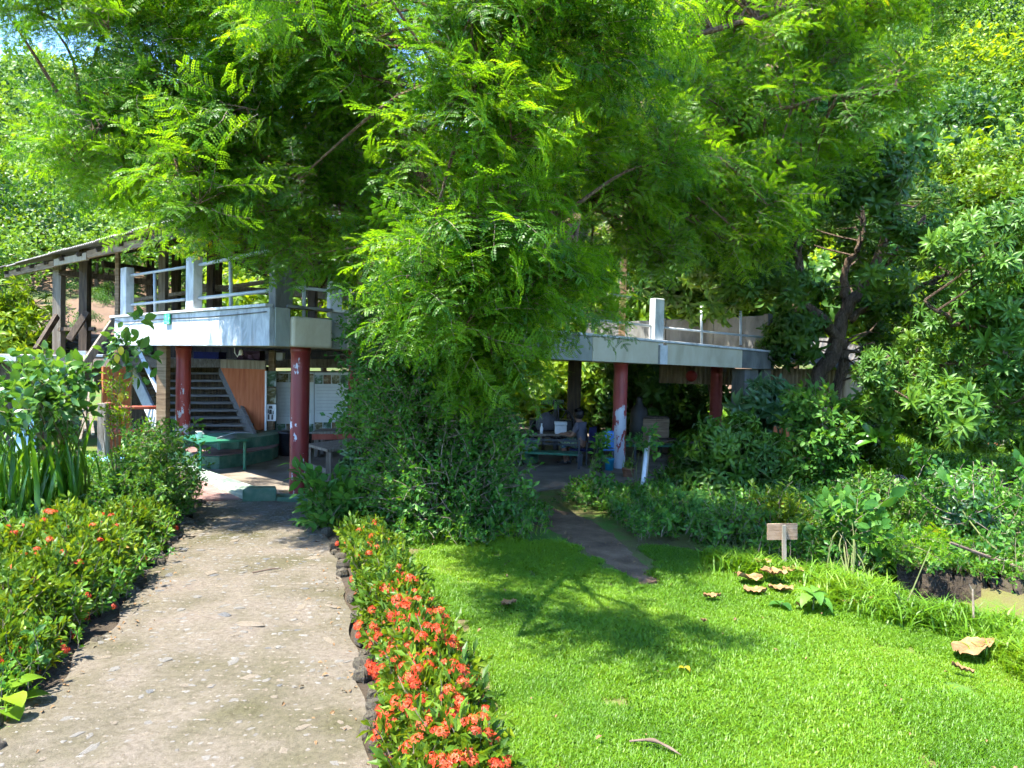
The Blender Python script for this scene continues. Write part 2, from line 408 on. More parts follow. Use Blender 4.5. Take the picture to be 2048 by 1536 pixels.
def tam_sources(n=6, mat=None, twig=True):
    out = []
    for k in range(n):
        mb = MB(); pts = []; p = A(0, 0, 0); d = nrm(A(1, rng.normal(0, .1), .15)); L = .42
        for i in range(8):
            pts.append(p.copy()); p = p + d * L / 7; d = nrm(d + A(0, rng.normal(0, .10), -.07))
        for i in range(1, 8):
            ax = nrm(pts[i] - pts[i - 1])
            for s_ in ((1, -1) if i < 7 else (1, -1, 0)):
                sd = nrm(A(-ax[1], ax[0], 0)) * s_
                dd = nrm(ax * (.5 + .5 * (s_ == 0)) + sd * .9 + A(0, 0, rng.normal(.05, .16)) + rv(.12))
                pinnate(mb, pts[i], dd, nrm(A(0, 0, 1) + rv(.22)), rng.uniform(.11, .17))
        if twig: mb.tube(pts, [.004 - .0004 * i for i in range(8)], 3, 1, False)
        out.append(src(mb, 'spray_%d' % k, [mat or M['tam'], M['twig']]))
    return out
def small_sources(n, mat, leaf=(.036, .021), L=.26, k=22, n_seg=1, up=.2):
    out = []
    for j in range(n):
        mb = MB(); p = A(0, 0, 0); d = nrm(A(1, 0, up)); pts = []
        for i in range(6):
            pts.append(p.copy()); p = p + d * L / 5; d = nrm(d + rv(.14) + A(0, 0, -.05))
        for i in range(k):
            u = rng.uniform(.1, 1) * 4.99; a = int(u); q = pts[a] * (1 - u + a) + pts[a + 1] * (u - a)
            dd = nrm(rv(1) + A(.5, 0, .25)); l = leaf[0] * rng.uniform(.7, 1.25)
            mb.leaf(q + dd * leaf[0] * .3, dd, nrm(A(0, 0, 1) + rv(.45)), l, leaf[1] * rng.uniform(.8, 1.2), .25, 2 if n_seg == 1 else n_seg, .2, rng.random(), 0,
                    (0.12, 1, .05) if n_seg == 1 else None)
        mb.tube(pts, [.004, .0036, .003, .0025, .002, .0015], 3, 1, False)
        out.append(src(mb, 'small_%d' % j, [mat, M['twig']]))
    return out
def rosette_sources(n, mat, k=13, L=.22, W=.05, droop=.6, spread=.75, stemlen=.1, seg=4):
    out = []
    for j in range(n):
        mb = MB(); t0 = rng.uniform(.0, .6)
        for i in range(k):
            th = 2.399 * i + rng.normal(0, .15); el = 1.15 - spread * 1.5 * (i / k) + rng.normal(0, .12)
            dd = A(math.sin(el), math.cos(el) * math.cos(th), math.cos(el) * math.sin(th))
            l = L * rng.uniform(.75, 1.15)
            mb.leaf(A(stemlen * (1 - .3 * i / k), 0, 0), dd, nrm(A(1, 0, .2)), l, W * rng.uniform(.85, 1.15), droop, seg, .3, min(1, t0 + rng.uniform(0, .4)))
        mb.tube([A(-.12, 0, 0), A(stemlen, 0, 0)], [.009, .007], 4, 1, False)
        out.append(src(mb, 'rosette_%d' % j, [mat, M['stem']]))
    return out
def tuft_sources(n, mat, k=12, h=(.020, .042), w=.0048, bend=.8, spread=.025):
    out = []
    for j in range(n):
        mb = MB()
        for i in range(k):
            b = A(*rng.normal(0, spread, 2), 0); th = rng.uniform(0, 6.28); lean = abs(rng.normal(.45, .3))
            dd = nrm(A(math.cos(th) * lean, math.sin(th) * lean, 1)); H = rng.uniform(*h)
            sd = A(-math.sin(th), math.cos(th), 0) * w / 2
            mid = b + dd * H * .55; tip = mid + nrm(dd + A(math.cos(th), math.sin(th), -.5) * bend) * H * .6
            mb.add([b - sd, b + sd, mid + sd * .85, mid - sd * .85, tip], [(0, 1, 2, 3), (3, 2, 4)], 0, rng.random())
        out.append(src(mb, 'tuft_%d' % j, [mat]))
    return out
GROUPS = {}
def gn_group(srcs):
    key = tuple(o.name for o in srcs)
    if key in GROUPS: return GROUPS[key]
    g = bpy.data.node_groups.new('spread', 'GeometryNodeTree')
    g.interface.new_socket('Geometry', in_out='INPUT', socket_type='NodeSocketGeometry')
    g.interface.new_socket('Geometry', in_out='OUTPUT', socket_type='NodeSocketGeometry')
    nd, ln = g.nodes, g.links
    gi, go = nd.new('NodeGroupInput'), nd.new('NodeGroupOutput')
    gti = nd.new('GeometryNodeGeometryToInstance')
    for o in srcs:
        oi = nd.new('GeometryNodeObjectInfo'); oi.inputs['Object'].default_value = o
        oi.inputs['As Instance'].default_value = False
        ln.new(oi.outputs['Geometry'], gti.inputs[0])
    iop = nd.new('GeometryNodeInstanceOnPoints')
    def at(nm, typ):
        a = nd.new('GeometryNodeInputNamedAttribute'); a.data_type = typ; a.inputs['Name'].default_value = nm
        return [s for s in a.outputs if s.enabled and s.name == 'Attribute'][0]
    ln.new(gi.outputs[0], iop.inputs['Points']); ln.new(gti.outputs[0], iop.inputs['Instance'])
    iop.inputs['Pick Instance'].default_value = True
    ln.new(at('idx', 'INT'), iop.inputs['Instance Index'])
    e = nd.new('FunctionNodeEulerToRotation'); ln.new(at('rot', 'FLOAT_VECTOR'), e.inputs[0]); ln.new(e.outputs[0], iop.inputs['Rotation'])
    ln.new(at('scl', 'FLOAT'), iop.inputs['Scale'])
    ln.new(iop.outputs[0], go.inputs[0])
    GROUPS[key] = g
    return g
def eulers(x, up):
    """euler angles that turn +X to x and keep +Z near up (arrays n x 3)"""
    x = x / (np.linalg.norm(x, axis=1, keepdims=True) + 1e-9)
    y = np.cross(up, x); y /= (np.linalg.norm(y, axis=1, keepdims=True) + 1e-9)
    z = np.cross(x, y)
    return np.stack([np.arctan2(y[:, 2], z[:, 2]), np.arcsin(np.clip(-x[:, 2], -1, 1)), np.arctan2(x[:, 1], x[:, 0])], 1)
def scatter(name, pts, dirs, scl, srcs, parent=None, up=None, kind='stuff'):
    n = len(pts); pts = np.asarray(pts, float)
    if up is None: up = A(0, 0, 1) + rng.normal(0, .25, (n, 3))
    rot = eulers(np.asarray(dirs, float), up)
    me = bpy.data.meshes.new(name)
    me.vertices.add(n)
    me.vertices.foreach_set('co', ((pts - org(parent)) * U).astype(np.float32).ravel())
    for nm, typ, arr, key in (('rot', 'FLOAT_VECTOR', rot, 'vector'), ('scl', 'FLOAT', np.broadcast_to(scl, n), 'value'), ('idx', 'INT', rng.integers(0, len(srcs), n), 'value')):
        a = me.attributes.new(nm, typ, 'POINT')
        a.data.foreach_set(key, np.ascontiguousarray(arr, np.int32 if typ == 'INT' else np.float32).ravel())
    o = link(name, me, parent)
    md = o.modifiers.new('spread', 'NODES'); md.node_group = gn_group(srcs)
    if kind: o['kind'] = kind
    return o
def inside(P, poly):
    x, y = P[:, 0], P[:, 1]; r = np.zeros(len(P), bool); n = len(poly)
    for i in range(n):
        x0, y0 = poly[i][:2]; x1, y1 = poly[(i + 1) % n][:2]
        c = ((y0 > y) != (y1 > y)) & (x < (x1 - x0) * (y - y0) / (y1 - y0 + 1e-12) + x0)
        r ^= c
    return r
def arrays(o):
    me = o.data; n = len(me.vertices); v = np.empty(n * 3, np.float32); me.vertices.foreach_get('co', v)
    lv = np.empty(len(me.loops), np.int32); me.loops.foreach_get('vertex_index', lv)
    k = len(me.polygons); ls = np.empty(k, np.int32); lt = np.empty(k, np.int32); mi = np.empty(k, np.int32)
    me.polygons.foreach_get('loop_start', ls); me.polygons.foreach_get('loop_total', lt); me.polygons.foreach_get('material_index', mi)
    t = np.empty(n, np.float32); me.attributes['tint'].data.foreach_get('value', t)
    return v.reshape(-1, 3), lv, lt, mi, t, list(me.materials)
def merge(name, items):
    """one mesh out of many placed copies: items = [(arrays, 3x3, offset in metres, scale, tint shift)]"""
    V, L, T, MI, TI, off, mats = [], [], [], [], [], 0, items[0][0][5]
    for (v, lv, lt, mi, t, _), M_, o_, s_, dt in items:
        V.append((v * s_) @ M_.T + o_); L.append(lv + off); T.append(lt); MI.append(mi); TI.append(np.clip(t + dt, 0, 1)); off += len(v)
    V, L, T, MI, TI = np.concatenate(V), np.concatenate(L), np.concatenate(T), np.concatenate(MI), np.concatenate(TI)
    me = bpy.data.meshes.new(name); me.vertices.add(len(V)); me.vertices.foreach_set('co', V.astype(np.float32).ravel())
    me.loops.add(len(L)); me.loops.foreach_set('vertex_index', L.astype(np.int32))
    me.polygons.add(len(T)); me.polygons.foreach_set('loop_start', np.r_[0, np.cumsum(T)[:-1]].astype(np.int32)); me.polygons.foreach_set('loop_total', T.astype(np.int32))
    me.polygons.foreach_set('material_index', MI)
    for m in mats: me.materials.append(m)
    a = me.attributes.new('tint', 'FLOAT', 'POINT'); a.data.foreach_set('value', TI.astype(np.float32))
    me.update(calc_edges=True); me.validate()
    return bpy.data.objects.new(name, me)
def frames(x, up):
    x = nrm(x); y = nrm(np.cross(up, x)); return np.stack([x, y, np.cross(x, y)], 1)
R0 = .35                       # radius a clump is drawn at
CL = {}
def clumps(srcs, per, droop=-.22, out=.9, flat=.75, smin=.75, smax=1.25, k=5, r0=R0):
    """bunches of sprays; +X is the way out from the trunk"""
    key = (srcs[0].name, per, droop, out, flat, smin, smax, r0)
    if key in CL: return CL[key]
    res = []
    ar = [arrays(o) for o in srcs]
    for j in range(k):
        it = []
        for i in range(per):
            d = nrm(rv()); off = d * rng.random() ** .45 * r0 * A(1, 1, flat)
            D = A(1, 0, 0) * out + d * .8 + rv(.5); D[2] = D[2] * .65 + droop
            it.append((ar[rng.integers(0, len(ar))], frames(D, A(0, 0, 1) + rv(.5)), off * U, rng.uniform(smin, smax), rng.normal(0, .10)))
        res.append(merge('clump', it))
    CL[key] = res
    return res
def patches(srcs, per, rad, k=5, smin=.6, smax=1.2, tilt=.12):
    res = []; ar = [arrays(o) for o in srcs]
    for j in range(k):
        it = []
        for i in range(per):
            a = rng.uniform(0, 6.28); r_ = rad * math.sqrt(rng.random()); th = rng.uniform(0, 6.28)
            it.append((ar[rng.integers(0, len(ar))], frames(A(math.cos(th), math.sin(th), 0), A(0, 0, 1) + rv(tilt)), A(r_ * math.cos(a), r_ * math.sin(a), 0) * U, rng.uniform(smin, smax), rng.normal(0, .08)))
        res.append(merge('patch', it))
    return res
def scatter_clumps(name, C, rad, per, srcs, s_, axis_xy, parent, droop=-.22, out=.9, flat=.75, zmin=None):
    C = np.asarray(C, float); rad = np.asarray(rad, float); n = len(C)
    rm = float(np.mean(rad)); rq = round(rm, 2)
    cs = clumps(srcs, per, droop, out, flat, .75 * s_, 1.25 * s_, 5, rq)
    d = np.c_[C[:, :2] - np.asarray(axis_xy)[:2], np.zeros(n)]; d /= (np.linalg.norm(d, axis=1, keepdims=True) + 1e-6)
    d += rng.normal(0, .35, d.shape) * A(1, 1, .25)
    return scatter(name, C, d, np.clip(rad / rq, .8, 1.25), cs, parent, up=A(0, 0, 1) + rng.normal(0, .12, (n, 3)))
S_TAM = tam_sources(6)
S_BUSH = small_sources(5, M['bushleaf'])
S_MANGO = rosette_sources(4, M['mango'], 11, .20, .046, .9, .95)
S_ROS = rosette_sources(4, M['ros'], 14, .23, .052, .45, .8)
S_LIME = rosette_sources(3, M['lime'], 10, .17, .05, .8, 1.0)
S_BG = rosette_sources(3, M['bgleaf'], 9, .16, .07, .7, 1.0, seg=3)
S_GRASS = tuft_sources(6, M['grass'])
S_LONG = tuft_sources(4, M['grass'], 10, (.10, .22), .010, 1.1, .04)
S_WEED = small_sources(4, M['weed'], (.06, .034), .22, 16, 2, .9)
S_BROAD = small_sources(4, M['bigleaf'], (.11, .065), .28, 12, 3, .8)
S_BLUE = rosette_sources(3, M['bluegreen'], 10, .20, .045, .8, .9)
S_IX = small_sources(4, M['ixleaf'], (.055, .024), .16, 18, 2, .9)
S_PALEBUSH = small_sources(4, M['bgleaf'], (.05, .03), .24, 20, 2, .5)

# ------------------------------------------------------------------ ground, ditch, path, lawn
DITCH = [gnd(1830, 1172)[:2], gnd(1910, 1210)[:2], gnd(2048, 1238)[:2], gnd(2400, 1316)[:2]]
def ditch_d(x, y):
    d = np.full(np.shape(x), 9.0)
    for a, b in zip(DITCH[:-1], DITCH[1:]):
        ab = b - a; t = np.clip(((x - a[0]) * ab[0] + (y - a[1]) * ab[1]) / (ab @ ab), 0, 1)
        d = np.minimum(d, np.hypot(x - a[0] - t * ab[0], y - a[1] - t * ab[1]))
    return d
def zground(x, y):
    d = ditch_d(x, y)
    return -.32 * np.clip(1 - (d / .46) ** 2, 0, 1) ** .6 + .012 * np.sin(x * 3.1 + y) * np.sin(y * 2.3 - x)
def ground_mat():
    m, nt, b, out = nodes('soil_and_thin_grass')
    tc = nt.nodes.new('ShaderNodeTexCoord')
    n = N(nt, 'ShaderNodeTexNoise', Scale=.9, Detail=9, Roughness=.65); nt.links.new(tc.outputs['Object'], n.inputs['Vector'])
    c = ramp(nt, n.outputs['Fac'], [(.34, (.085, .06, .038)), (.46, (.10, .10, .03)), (.58, (.06, .13, .018)), (.75, (.09, .17, .02))])
    nt.links.new(c, b.inputs['Base Color']); b.inputs['Roughness'].default_value = .95; b.inputs['Specular IOR Level'].default_value = .15
    n2 = N(nt, 'ShaderNodeTexNoise', Scale=35, Detail=6); nt.links.new(tc.outputs['Object'], n2.inputs['Vector'])
    bp = N(nt, 'ShaderNodeBump', Strength=.8, Distance=.03); nt.links.new(n2.outputs['Fac'], bp.inputs['Height']); nt.links.new(bp.outputs[0], b.inputs['Normal'])
    return m
def grid_obj(name, xs, ys, zf, mat, kind='structure', parent=None):
    X, Y = np.meshgrid(xs, ys); Z = zf(X, Y)
    v = np.stack([X, Y, Z], -1).reshape(-1, 3) * U; w = len(xs)
    f = [(j * w + i, j * w + i + 1, (j + 1) * w + i + 1, (j + 1) * w + i) for j in range(len(ys) - 1) for i in range(w - 1)]
    me = bpy.data.meshes.new(name); me.from_pydata(v.tolist(), [], f); me.materials.append(mat)
    me.polygons.foreach_set('use_smooth', [True] * len(f))
    o = link(name, me, parent); tag(o, kind=kind)
    return o
xs = np.concatenate([[-1500, -400, -120, -50, -25, -14], np.arange(-10, 9.01, .14), [12, 16, 25, 50, 120, 400, 1500]])
ys = np.concatenate([[-400, -60, -12, -3], np.arange(0, 14.01, .14), [16, 19, 24, 32, 50, 120, 400, 1500]])
grid_obj('ground', xs, ys, zground, ground_mat())
wb = MB(); zw = -.21
wl = [(p[0], p[1]) for p in DITCH]
wb.prism([wl[0] + A(-.15, .3), wl[1] + A(.1, .42), wl[2] + A(.1, .5), wl[3] + A(0, .5), wl[3] + A(0, -.5), wl[2] + A(-.1, -.5), wl[1] + A(-.1, -.42), wl[0] + A(-.2, -.3)], zw - .02, zw)
tag(part('water', wb, M['water']), kind='structure')

PL = [(-420, 1900), (-60, 1536), (0, 1480), (110, 1370), (230, 1250), (300, 1160), (345, 1100), (375, 1050), (398, 1010), (402, 985)]
PR = [(765, 1900), (738, 1545), (722, 1400), (705, 1280), (690, 1190), (668, 1120), (652, 1075), (645, 1040), (640, 1008), (640, 985)]
def resample(P, n):
    P = np.array(P); s = np.r_[0, np.cumsum(np.linalg.norm(np.diff(P, axis=0), axis=1))]
    t = np.linspace(0, s[-1], n)
    return np.stack([np.interp(t, s, P[:, k]) for k in range(P.shape[1])], 1)
LE = resample([gnd(*p)[:2] for p in PL], 120); RE = resample([gnd(*p)[:2] for p in PR], 120)
LE[:, 0] += .04 * np.sin(np.arange(120) * .5) ; RE[:, 0] += .02 * np.sin(np.arange(120) * .6)
def path_mat():
    m, nt, b, out = nodes('worn_concrete_path')
    tc = nt.nodes.new('ShaderNodeTexCoord')
    n = N(nt, 'ShaderNodeTexNoise', Scale=1.1, Detail=9, Roughness=.6); nt.links.new(tc.outputs['Object'], n.inputs['Vector'])
    n2 = N(nt, 'ShaderNodeTexNoise', Scale=26, Detail=8, Roughness=.7); nt.links.new(tc.outputs['Object'], n2.inputs['Vector'])
    n3 = N(nt, 'ShaderNodeTexNoise', Scale=140, Detail=3, Roughness=.6); nt.links.new(tc.outputs['Object'], n3.inputs['Vector'])
    c = ramp(nt, n.outputs['Fac'], [(.33, (.062, .057, .028)), (.45, (.092, .080, .054)), (.56, (.120, .102, .078)), (.7, (.126, .102, .083))])
    g = ramp(nt, n2.outputs['Fac'], [(.32, (.62, .60, .56)), (.55, (1, 1, 1)), (.75, (1.15, 1.12, 1.08))])
    mx = N(nt, 'ShaderNodeMix', data_type='RGBA', blend_type='MULTIPLY'); mx.inputs[0].default_value = 1
    nt.links.new(c, mx.inputs[6]); nt.links.new(g, mx.inputs[7])
    g3 = ramp(nt, n3.outputs['Fac'], [(.3, (.72, .7, .68)), (.5, (1, 1, 1)), (.72, (1.25, 1.25, 1.25))])
    mx2 = N(nt, 'ShaderNodeMix', data_type='RGBA', blend_type='MULTIPLY'); mx2.inputs[0].default_value = 1
    nt.links.new(mx.outputs[2], mx2.inputs[6]); nt.links.new(g3, mx2.inputs[7])
    nt.links.new(mx2.outputs[2], b.inputs['Base Color']); b.inputs['Roughness'].default_value = .92; b.inputs['Specular IOR Level'].default_value = .2
    bp = N(nt, 'ShaderNodeBump', Strength=.7, Distance=.012); nt.links.new(n2.outputs['Fac'], bp.inputs['Height'])
    bp2 = N(nt, 'ShaderNodeBump', Strength=.6, Distance=.004); nt.links.new(n3.outputs['Fac'], bp2.inputs['Height']); nt.links.new(bp.outputs[0], bp2.inputs['Normal'])
    nt.links.new(bp2.outputs[0], b.inputs['Normal'])
    return m
pv, pf, W_ = [], [], 22
pz = lambda x, y: .03 + .008 * math.sin(x * 7 + y * 3) * math.sin(y * 5 - x * 2) + .006 * math.sin(x * 13 - y * 9)
for i in range(120):
    for j in range(W_):
        q = LE[i] * (1 - j / (W_ - 1)) + RE[i] * (j / (W_ - 1)); pv.append((q[0], q[1], pz(*q)))
for i in range(119):
    for j in range(W_ - 1):
        a = i * W_ + j; pf.append((a, a + 1, a + W_ + 1, a + W_))
mb = MB(); mb.add(pv, pf)
path = tag(part('path', mb, path_mat(), None, True), kind='structure')
def rock_mesh(name, mat, n=9, flat=.35, seed=0):
    r = np.random.default_rng(seed); mb = MB(); ang = np.sort(r.uniform(0, 6.28, n)); rad = r.uniform(.7, 1.1, n)
    rings = []
    for k, (s_, z) in enumerate(((1.0, -.6), (1.0, .15), (.82, .75), (.45, 1.0))):
        rings.append([(math.cos(a) * q * s_ + r.normal(0, .04), math.sin(a) * q * s_ + r.normal(0, .04), flat * (z + r.normal(0, .08))) for a, q in zip(ang, rad)])
    v = [p for g in rings for p in g] + [(0, 0, flat)]
    f = [(k * n + i, k * n + (i + 1) % n, (k + 1) * n + (i + 1) % n, (k + 1) * n + i) for k in range(3) for i in range(n)]
    f += [(3 * n + i, 3 * n + (i + 1) % n, 4 * n) for i in range(n)]
    mb.add(v, f)
    return mb.mesh(name, mat)
rocks = [rock_mesh('path_stone', m, 8 + k % 3, .3, 50 + k) for k, m in enumerate([M['stone'], M['stone2'], M['stone'], M['stone3'], M['stone2'], M['stone']])]
edge_rocks = [rock_mesh('edging_stone', M['kerb'], 9, .6, 80 + k) for k in range(4)]
n_st = 0
while n_st < 300:
    i = rng.integers(14, 116); t = rng.uniform(.05, .97); q = LE[i] * (1 - t) + RE[i] * t
    if q[1] < 3.0: continue
    s_ = min(.06, .0165 * math.exp(rng.normal(0, .42)) * (1.0 + .12 * (q[1] - 3)))
    link('stone', rocks[rng.integers(0, 6)], path, (q[0], q[1], pz(*q) - .001 * 0), (rng.normal(0, .05), rng.normal(0, .05), rng.uniform(0, 6.28)),
         (s_ * rng.uniform(1, 1.8), s_, s_ * .28)); n_st += 1
mb = MB()
for k in range(3200):      # gravel too small to pick apart
    i = rng.integers(14, 116); t = rng.uniform(.03, .97); q = LE[i] * (1 - t) + RE[i] * t; s_ = rng.uniform(.004, .011); a = rng.uniform(0, 6.28)
    z = pz(*q); mb.add([(q[0] + s_ * math.cos(a + k2 * 1.571) * (1.4 if k2 % 2 else 1), q[1] + s_ * math.sin(a + k2 * 1.571), z - .002) for k2 in range(4)] + [(q[0], q[1], z + s_ * .5)], [(0, 1, 4), (1, 2, 4), (2, 3, 4), (3, 0, 4)])
tag(part('gravel', mb, M['stone2'], path), kind='stuff')
gr = [arrays(bpy.data.objects.new('pebble', r_)) for r_ in rocks]; it = []
for k in range(1100):
    i = rng.integers(14, 118); t = rng.uniform(.02, .98); q = LE[i] * (1 - t) + RE[i] * t; s_ = min(.03, .009 * math.exp(rng.normal(0, .4)) * (1 + .10 * (q[1] - 3))); th = rng.uniform(0, 6.28)
    it.append((gr[rng.integers(0, 6)], np.array([[math.cos(th) * 1.4, -math.sin(th), 0], [math.sin(th) * 1.4, math.cos(th), 0], [0, 0, .42]]), A(q[0], q[1], pz(*q) - .0005) * U, s_, 0))
pb = merge('small_gravel', it); col.objects.link(pb); pb.parent = path; pb['kind'] = 'stuff'
for i in range(17, 118, 2):
    if rng.random() < .45: continue
    q = LE[i] + rng.normal(0, .035, 2) + A(-.07, 0); s_ = rng.uniform(.04, .10)
    if q[1] < 2.6: continue
    link('edging_stone', edge_rocks[i % 4], path, (q[0], q[1], .02), (rng.normal(0, .1), rng.normal(0, .1), rng.uniform(0, 6.28)), (s_ * 1.2, s_, s_ * .95))
for i in range(17, 112, 2):
    if rng.random() < .5: continue
    q = RE[i] + rng.normal(0, .008, 2) + A(.035, 0); s_ = rng.uniform(.03, .055)
    if q[1] < 2.6: continue
    link('edging_stone', edge_rocks[i % 4], path, (q[0], q[1], .04), (0, 0, rng.uniform(0, 6.28)), (s_, s_ * 1.2, s_ * 1.5))
mb = MB(); v = []
for E, a_, b_ in ((RE, -.01, .62), (LE, -1.5, .01)):     # dug soil of the beds along the path
    o_ = len(v); idx = [i for i in range(8, 116)]
    for i in idx:
        for j in range(7): q = E[i] + A(a_ + (b_ - a_) * j / 6, 0); v.append((q[0], q[1], float(zground(q[0], q[1])) + .014))
    mb.f += [(o_ + i * 7 + j, o_ + i * 7 + j + 1, o_ + (i + 1) * 7 + j + 1, o_ + (i + 1) * 7 + j) for i in range(len(idx) - 1) for j in range(6)]
mb.v = v; mb.m = [0] * len(mb.f); mb.t = [.5] * len(v)
tag(part('bed_terrain', mb, M['humus'], None, True), kind='structure')
# trodden trail across the lawn
TR = [gnd(*p)[:2] for p in [(1000, 1000), (1090, 1010), (1160, 1030), (1230, 1068), (1275, 1110), (1325, 1166), (1290, 1168), (1235, 1142), (1160, 1098), (1095, 1058), (1010, 1040)]]
TRr = resample(np.vstack([TR, TR[:1]]), 90)[:-1]; TRr = TRr + rng.normal(0, .014, TRr.shape)
ta, tb_ = resample(np.array(TR[:6]), 40), resample(np.array([TR[10], TR[9], TR[8], TR[7], TR[6]]), 40)
ta += rng.normal(0, .016, ta.shape); tb_ += rng.normal(0, .016, tb_.shape); v = []
for i in range(40):
    for j in range(7):
        q = ta[i] + (tb_[i] - ta[i]) * (j / 6); v.append((q[0], q[1], float(zground(q[0], q[1])) + (.009 if 0 < j < 6 else -.004)))
mb = MB(); mb.add(v, [(i * 7 + j, (i + 1) * 7 + j, (i + 1) * 7 + j + 1, i * 7 + j + 1) for i in range(39) for j in range(6)])
tag(part('dirt_trail', mb, M['soil'], None, True), kind='structure')
# lawn grass
HED_R = [(770, 1075), (850, 1100), (830, 1180), (905, 1240), (960, 1320), (985, 1420), (1000, 1560), (1010, 1900)]
LAWN = [gnd(*p)[:2] for p in HED_R[::-1] + [(770, 1060), (900, 1075), (1050, 1085), (1200, 1085), (1350, 1095), (1470, 1130), (1600, 1165), (1760, 1190), (1870, 1230), (1960, 1275), (2100, 1330), (2500, 1480), (3200, 1900)]]
def sample_poly(poly, n):
    P = np.array(poly); lo, hi = P.min(0), P.max(0); out = np.zeros((0, 2))
    while len(out) < n:
        q = rng.uniform(lo, hi, (n * 3, 2)); out = np.vstack([out, q[inside(q, poly)]])
    return out[:n]
S_TURF = patches(S_GRASS, 290, .15, 6)
S_TURFL = patches(S_LONG, 26, .13, 4, .45, 1.15, .2)
gx, gy = np.meshgrid(np.arange(-1.5, 7.5, .17), np.arange(2.4, 9.0, .17)); pts = np.c_[gx.ravel(), gy.ravel()] + rng.normal(0, .035, (gx.size, 2)); pts = pts[(rng.random(len(pts)) > .05) & inside(pts, LAWN) & (np.abs(pts[:, 0]) < .75 * pts[:, 1] + .6)]
trd = np.min(np.hypot(pts[:, None, 0] - TRr[None, :, 0], pts[:, None, 1] - TRr[None, :, 1]), 1)
pts = pts[~inside(pts, TRr) & (trd > .10) & (pts[:, 1] > 2.4) & (ditch_d(pts[:, 0], pts[:, 1]) > .4)]
def on_ground(p): return np.c_[p, zground(p[:, 0], p[:, 1])]
th = rng.uniform(0, 6.28, len(pts))
lumpy = .85 + .45 * np.sin(pts[:, 0] * 1.7 + np.sin(pts[:, 1] * 1.3)) * np.sin(pts[:, 1] * 1.9)
tag(scatter('grass', on_ground(pts), np.c_[np.cos(th), np.sin(th), 0 * th], rng.uniform(.85, 1.15, len(pts)) * np.clip(lumpy, .75, 1.15), S_TURF, up=np.tile(A(0, 0, 1), (len(pts), 1))), 'short bright green lawn grass', 'grass', kind='stuff')
edge = [gnd(*p)[:2] for p in [(1420, 1120), (1560, 1150), (1700, 1165), (1830, 1170), (1890, 1215), (2048, 1235), (2300, 1310), (2300, 1480), (2048, 1345), (1950, 1290), (1850, 1270), (1730, 1235), (1600, 1195), (1480, 1165)]]
pts = sample_poly(edge, 260); pl_ = gnd(1545, 1180)[:2]; pts = pts[(ditch_d(pts[:, 0], pts[:, 1]) > .42) & (np.hypot(pts[:, 0] - pl_[0], pts[:, 1] - pl_[1]) > .36)]; th = rng.uniform(0, 6.28, len(pts))
tag(scatter('long_grass', on_ground(pts), np.c_[np.cos(th), np.sin(th), 0 * th], rng.uniform(.7, 1.15, len(pts)), S_TURFL, up=np.tile(A(0, 0, 1), (len(pts), 1))), 'longer grass along the ditch edge', 'grass', kind='stuff')
S_FIELD = patches(S_LONG, 45, .42, 4, 1.0, 2.0, .2)
pts = np.c_[rng.uniform(3.5, 17, 900), rng.uniform(11.5, 30, 900)]; th = rng.uniform(0, 6.28, len(pts))
tag(scatter('field_grass', np.c_[pts, 0 * th], np.c_[np.cos(th), np.sin(th), 0 * th], rng.uniform(.8, 1.2, len(pts)), S_FIELD, up=np.tile(A(0, 0, 1), (len(pts), 1))), 'sunlit grass of the field beyond the trees', 'grass', kind='stuff')

# ------------------------------------------------------------------ hill with forest
def zhill(x, y):
    r = np.hypot(x, y); az = np.arctan2(x, y)
    s_ = np.clip((r - 40) / 170, 0, 1)
    return -2 + (s_ ** 1.2) * (57 + 75 * np.clip(az * 1.5 + .2, 0, 1)) * (1 + .10 * np.sin(az * 9) + .05 * np.sin(az * 23 + r * .03)) + 2 * np.clip((r - 30) / 8, 0, 1)
azs = np.linspace(-1.25, 1.25, 120); rs = np.concatenate([np.linspace(28, 60, 24), np.linspace(64, 230, 40)])
AZ, RS = np.meshgrid(azs, rs); X, Y = RS * np.sin(AZ), RS * np.cos(AZ); Z = zhill(X, Y) + .5 * np.sin(X * .5) * np.sin(Y * .45)
v = np.stack([X, Y, Z], -1).reshape(-1, 3) * U; w = len(azs)
me = bpy.data.meshes.new('hill'); me.from_pydata(v.tolist(), [], [(j * w + i, (j + 1) * w + i, (j + 1) * w + i + 1, j * w + i + 1) for j in range(len(rs) - 1) for i in range(w - 1)])
m_hill = pm('hillside_earth', [(.36, (.10, .06, .036)), (.48, (.135, .088, .056)), (.54, (.065, .078, .024)), (.64, (.035, .07, .014))], .12, 9, .95, .8, 3)
me.materials.append(m_hill); me.polygons.foreach_set('use_smooth', [True] * len(me.polygons))
tag(link('hill', me), kind='structure')
def far_crown(n, mat, leaves=950, leafs=(.15, .10)):
    out = []
    for k in range(n):
        mb = MB(); lobes = [(rng.normal(0, .45, 3) * A(1, 1, .6) + A(0, 0, 1.3), rng.uniform(.45, .8)) for _ in range(7)]
        for i in range(leaves):
            c, r_ = lobes[rng.integers(0, 7)]; d = nrm(rv()); p = c + d * r_ * rng.uniform(.75, 1.05)
            if d[2] < -.5: continue
            t = rng.uniform(0, 1)
            mb.leaf(p, nrm(d + rv(.7)), nrm(d * .6 + rv(.4) + A(0, 0, .6)), leafs[0] * rng.uniform(.6, 1.3), leafs[1] * rng.uniform(.7, 1.3), .4, 2, .2, t, 0, (.15, 1, .1))
        mb.tube([A(0, 0, -.6), A(.05, 0, .6), A(0, .05, 1.2)], [.09, .07, .03], 5, 1, False)
        out.append(src(mb, 'far_crown_%d' % k, [mat, M['bark']]))
    return out
S_FAR = far_crown(4, M['farleaf']); S_FARL = far_crown(2, M['lime'])
n = 2300
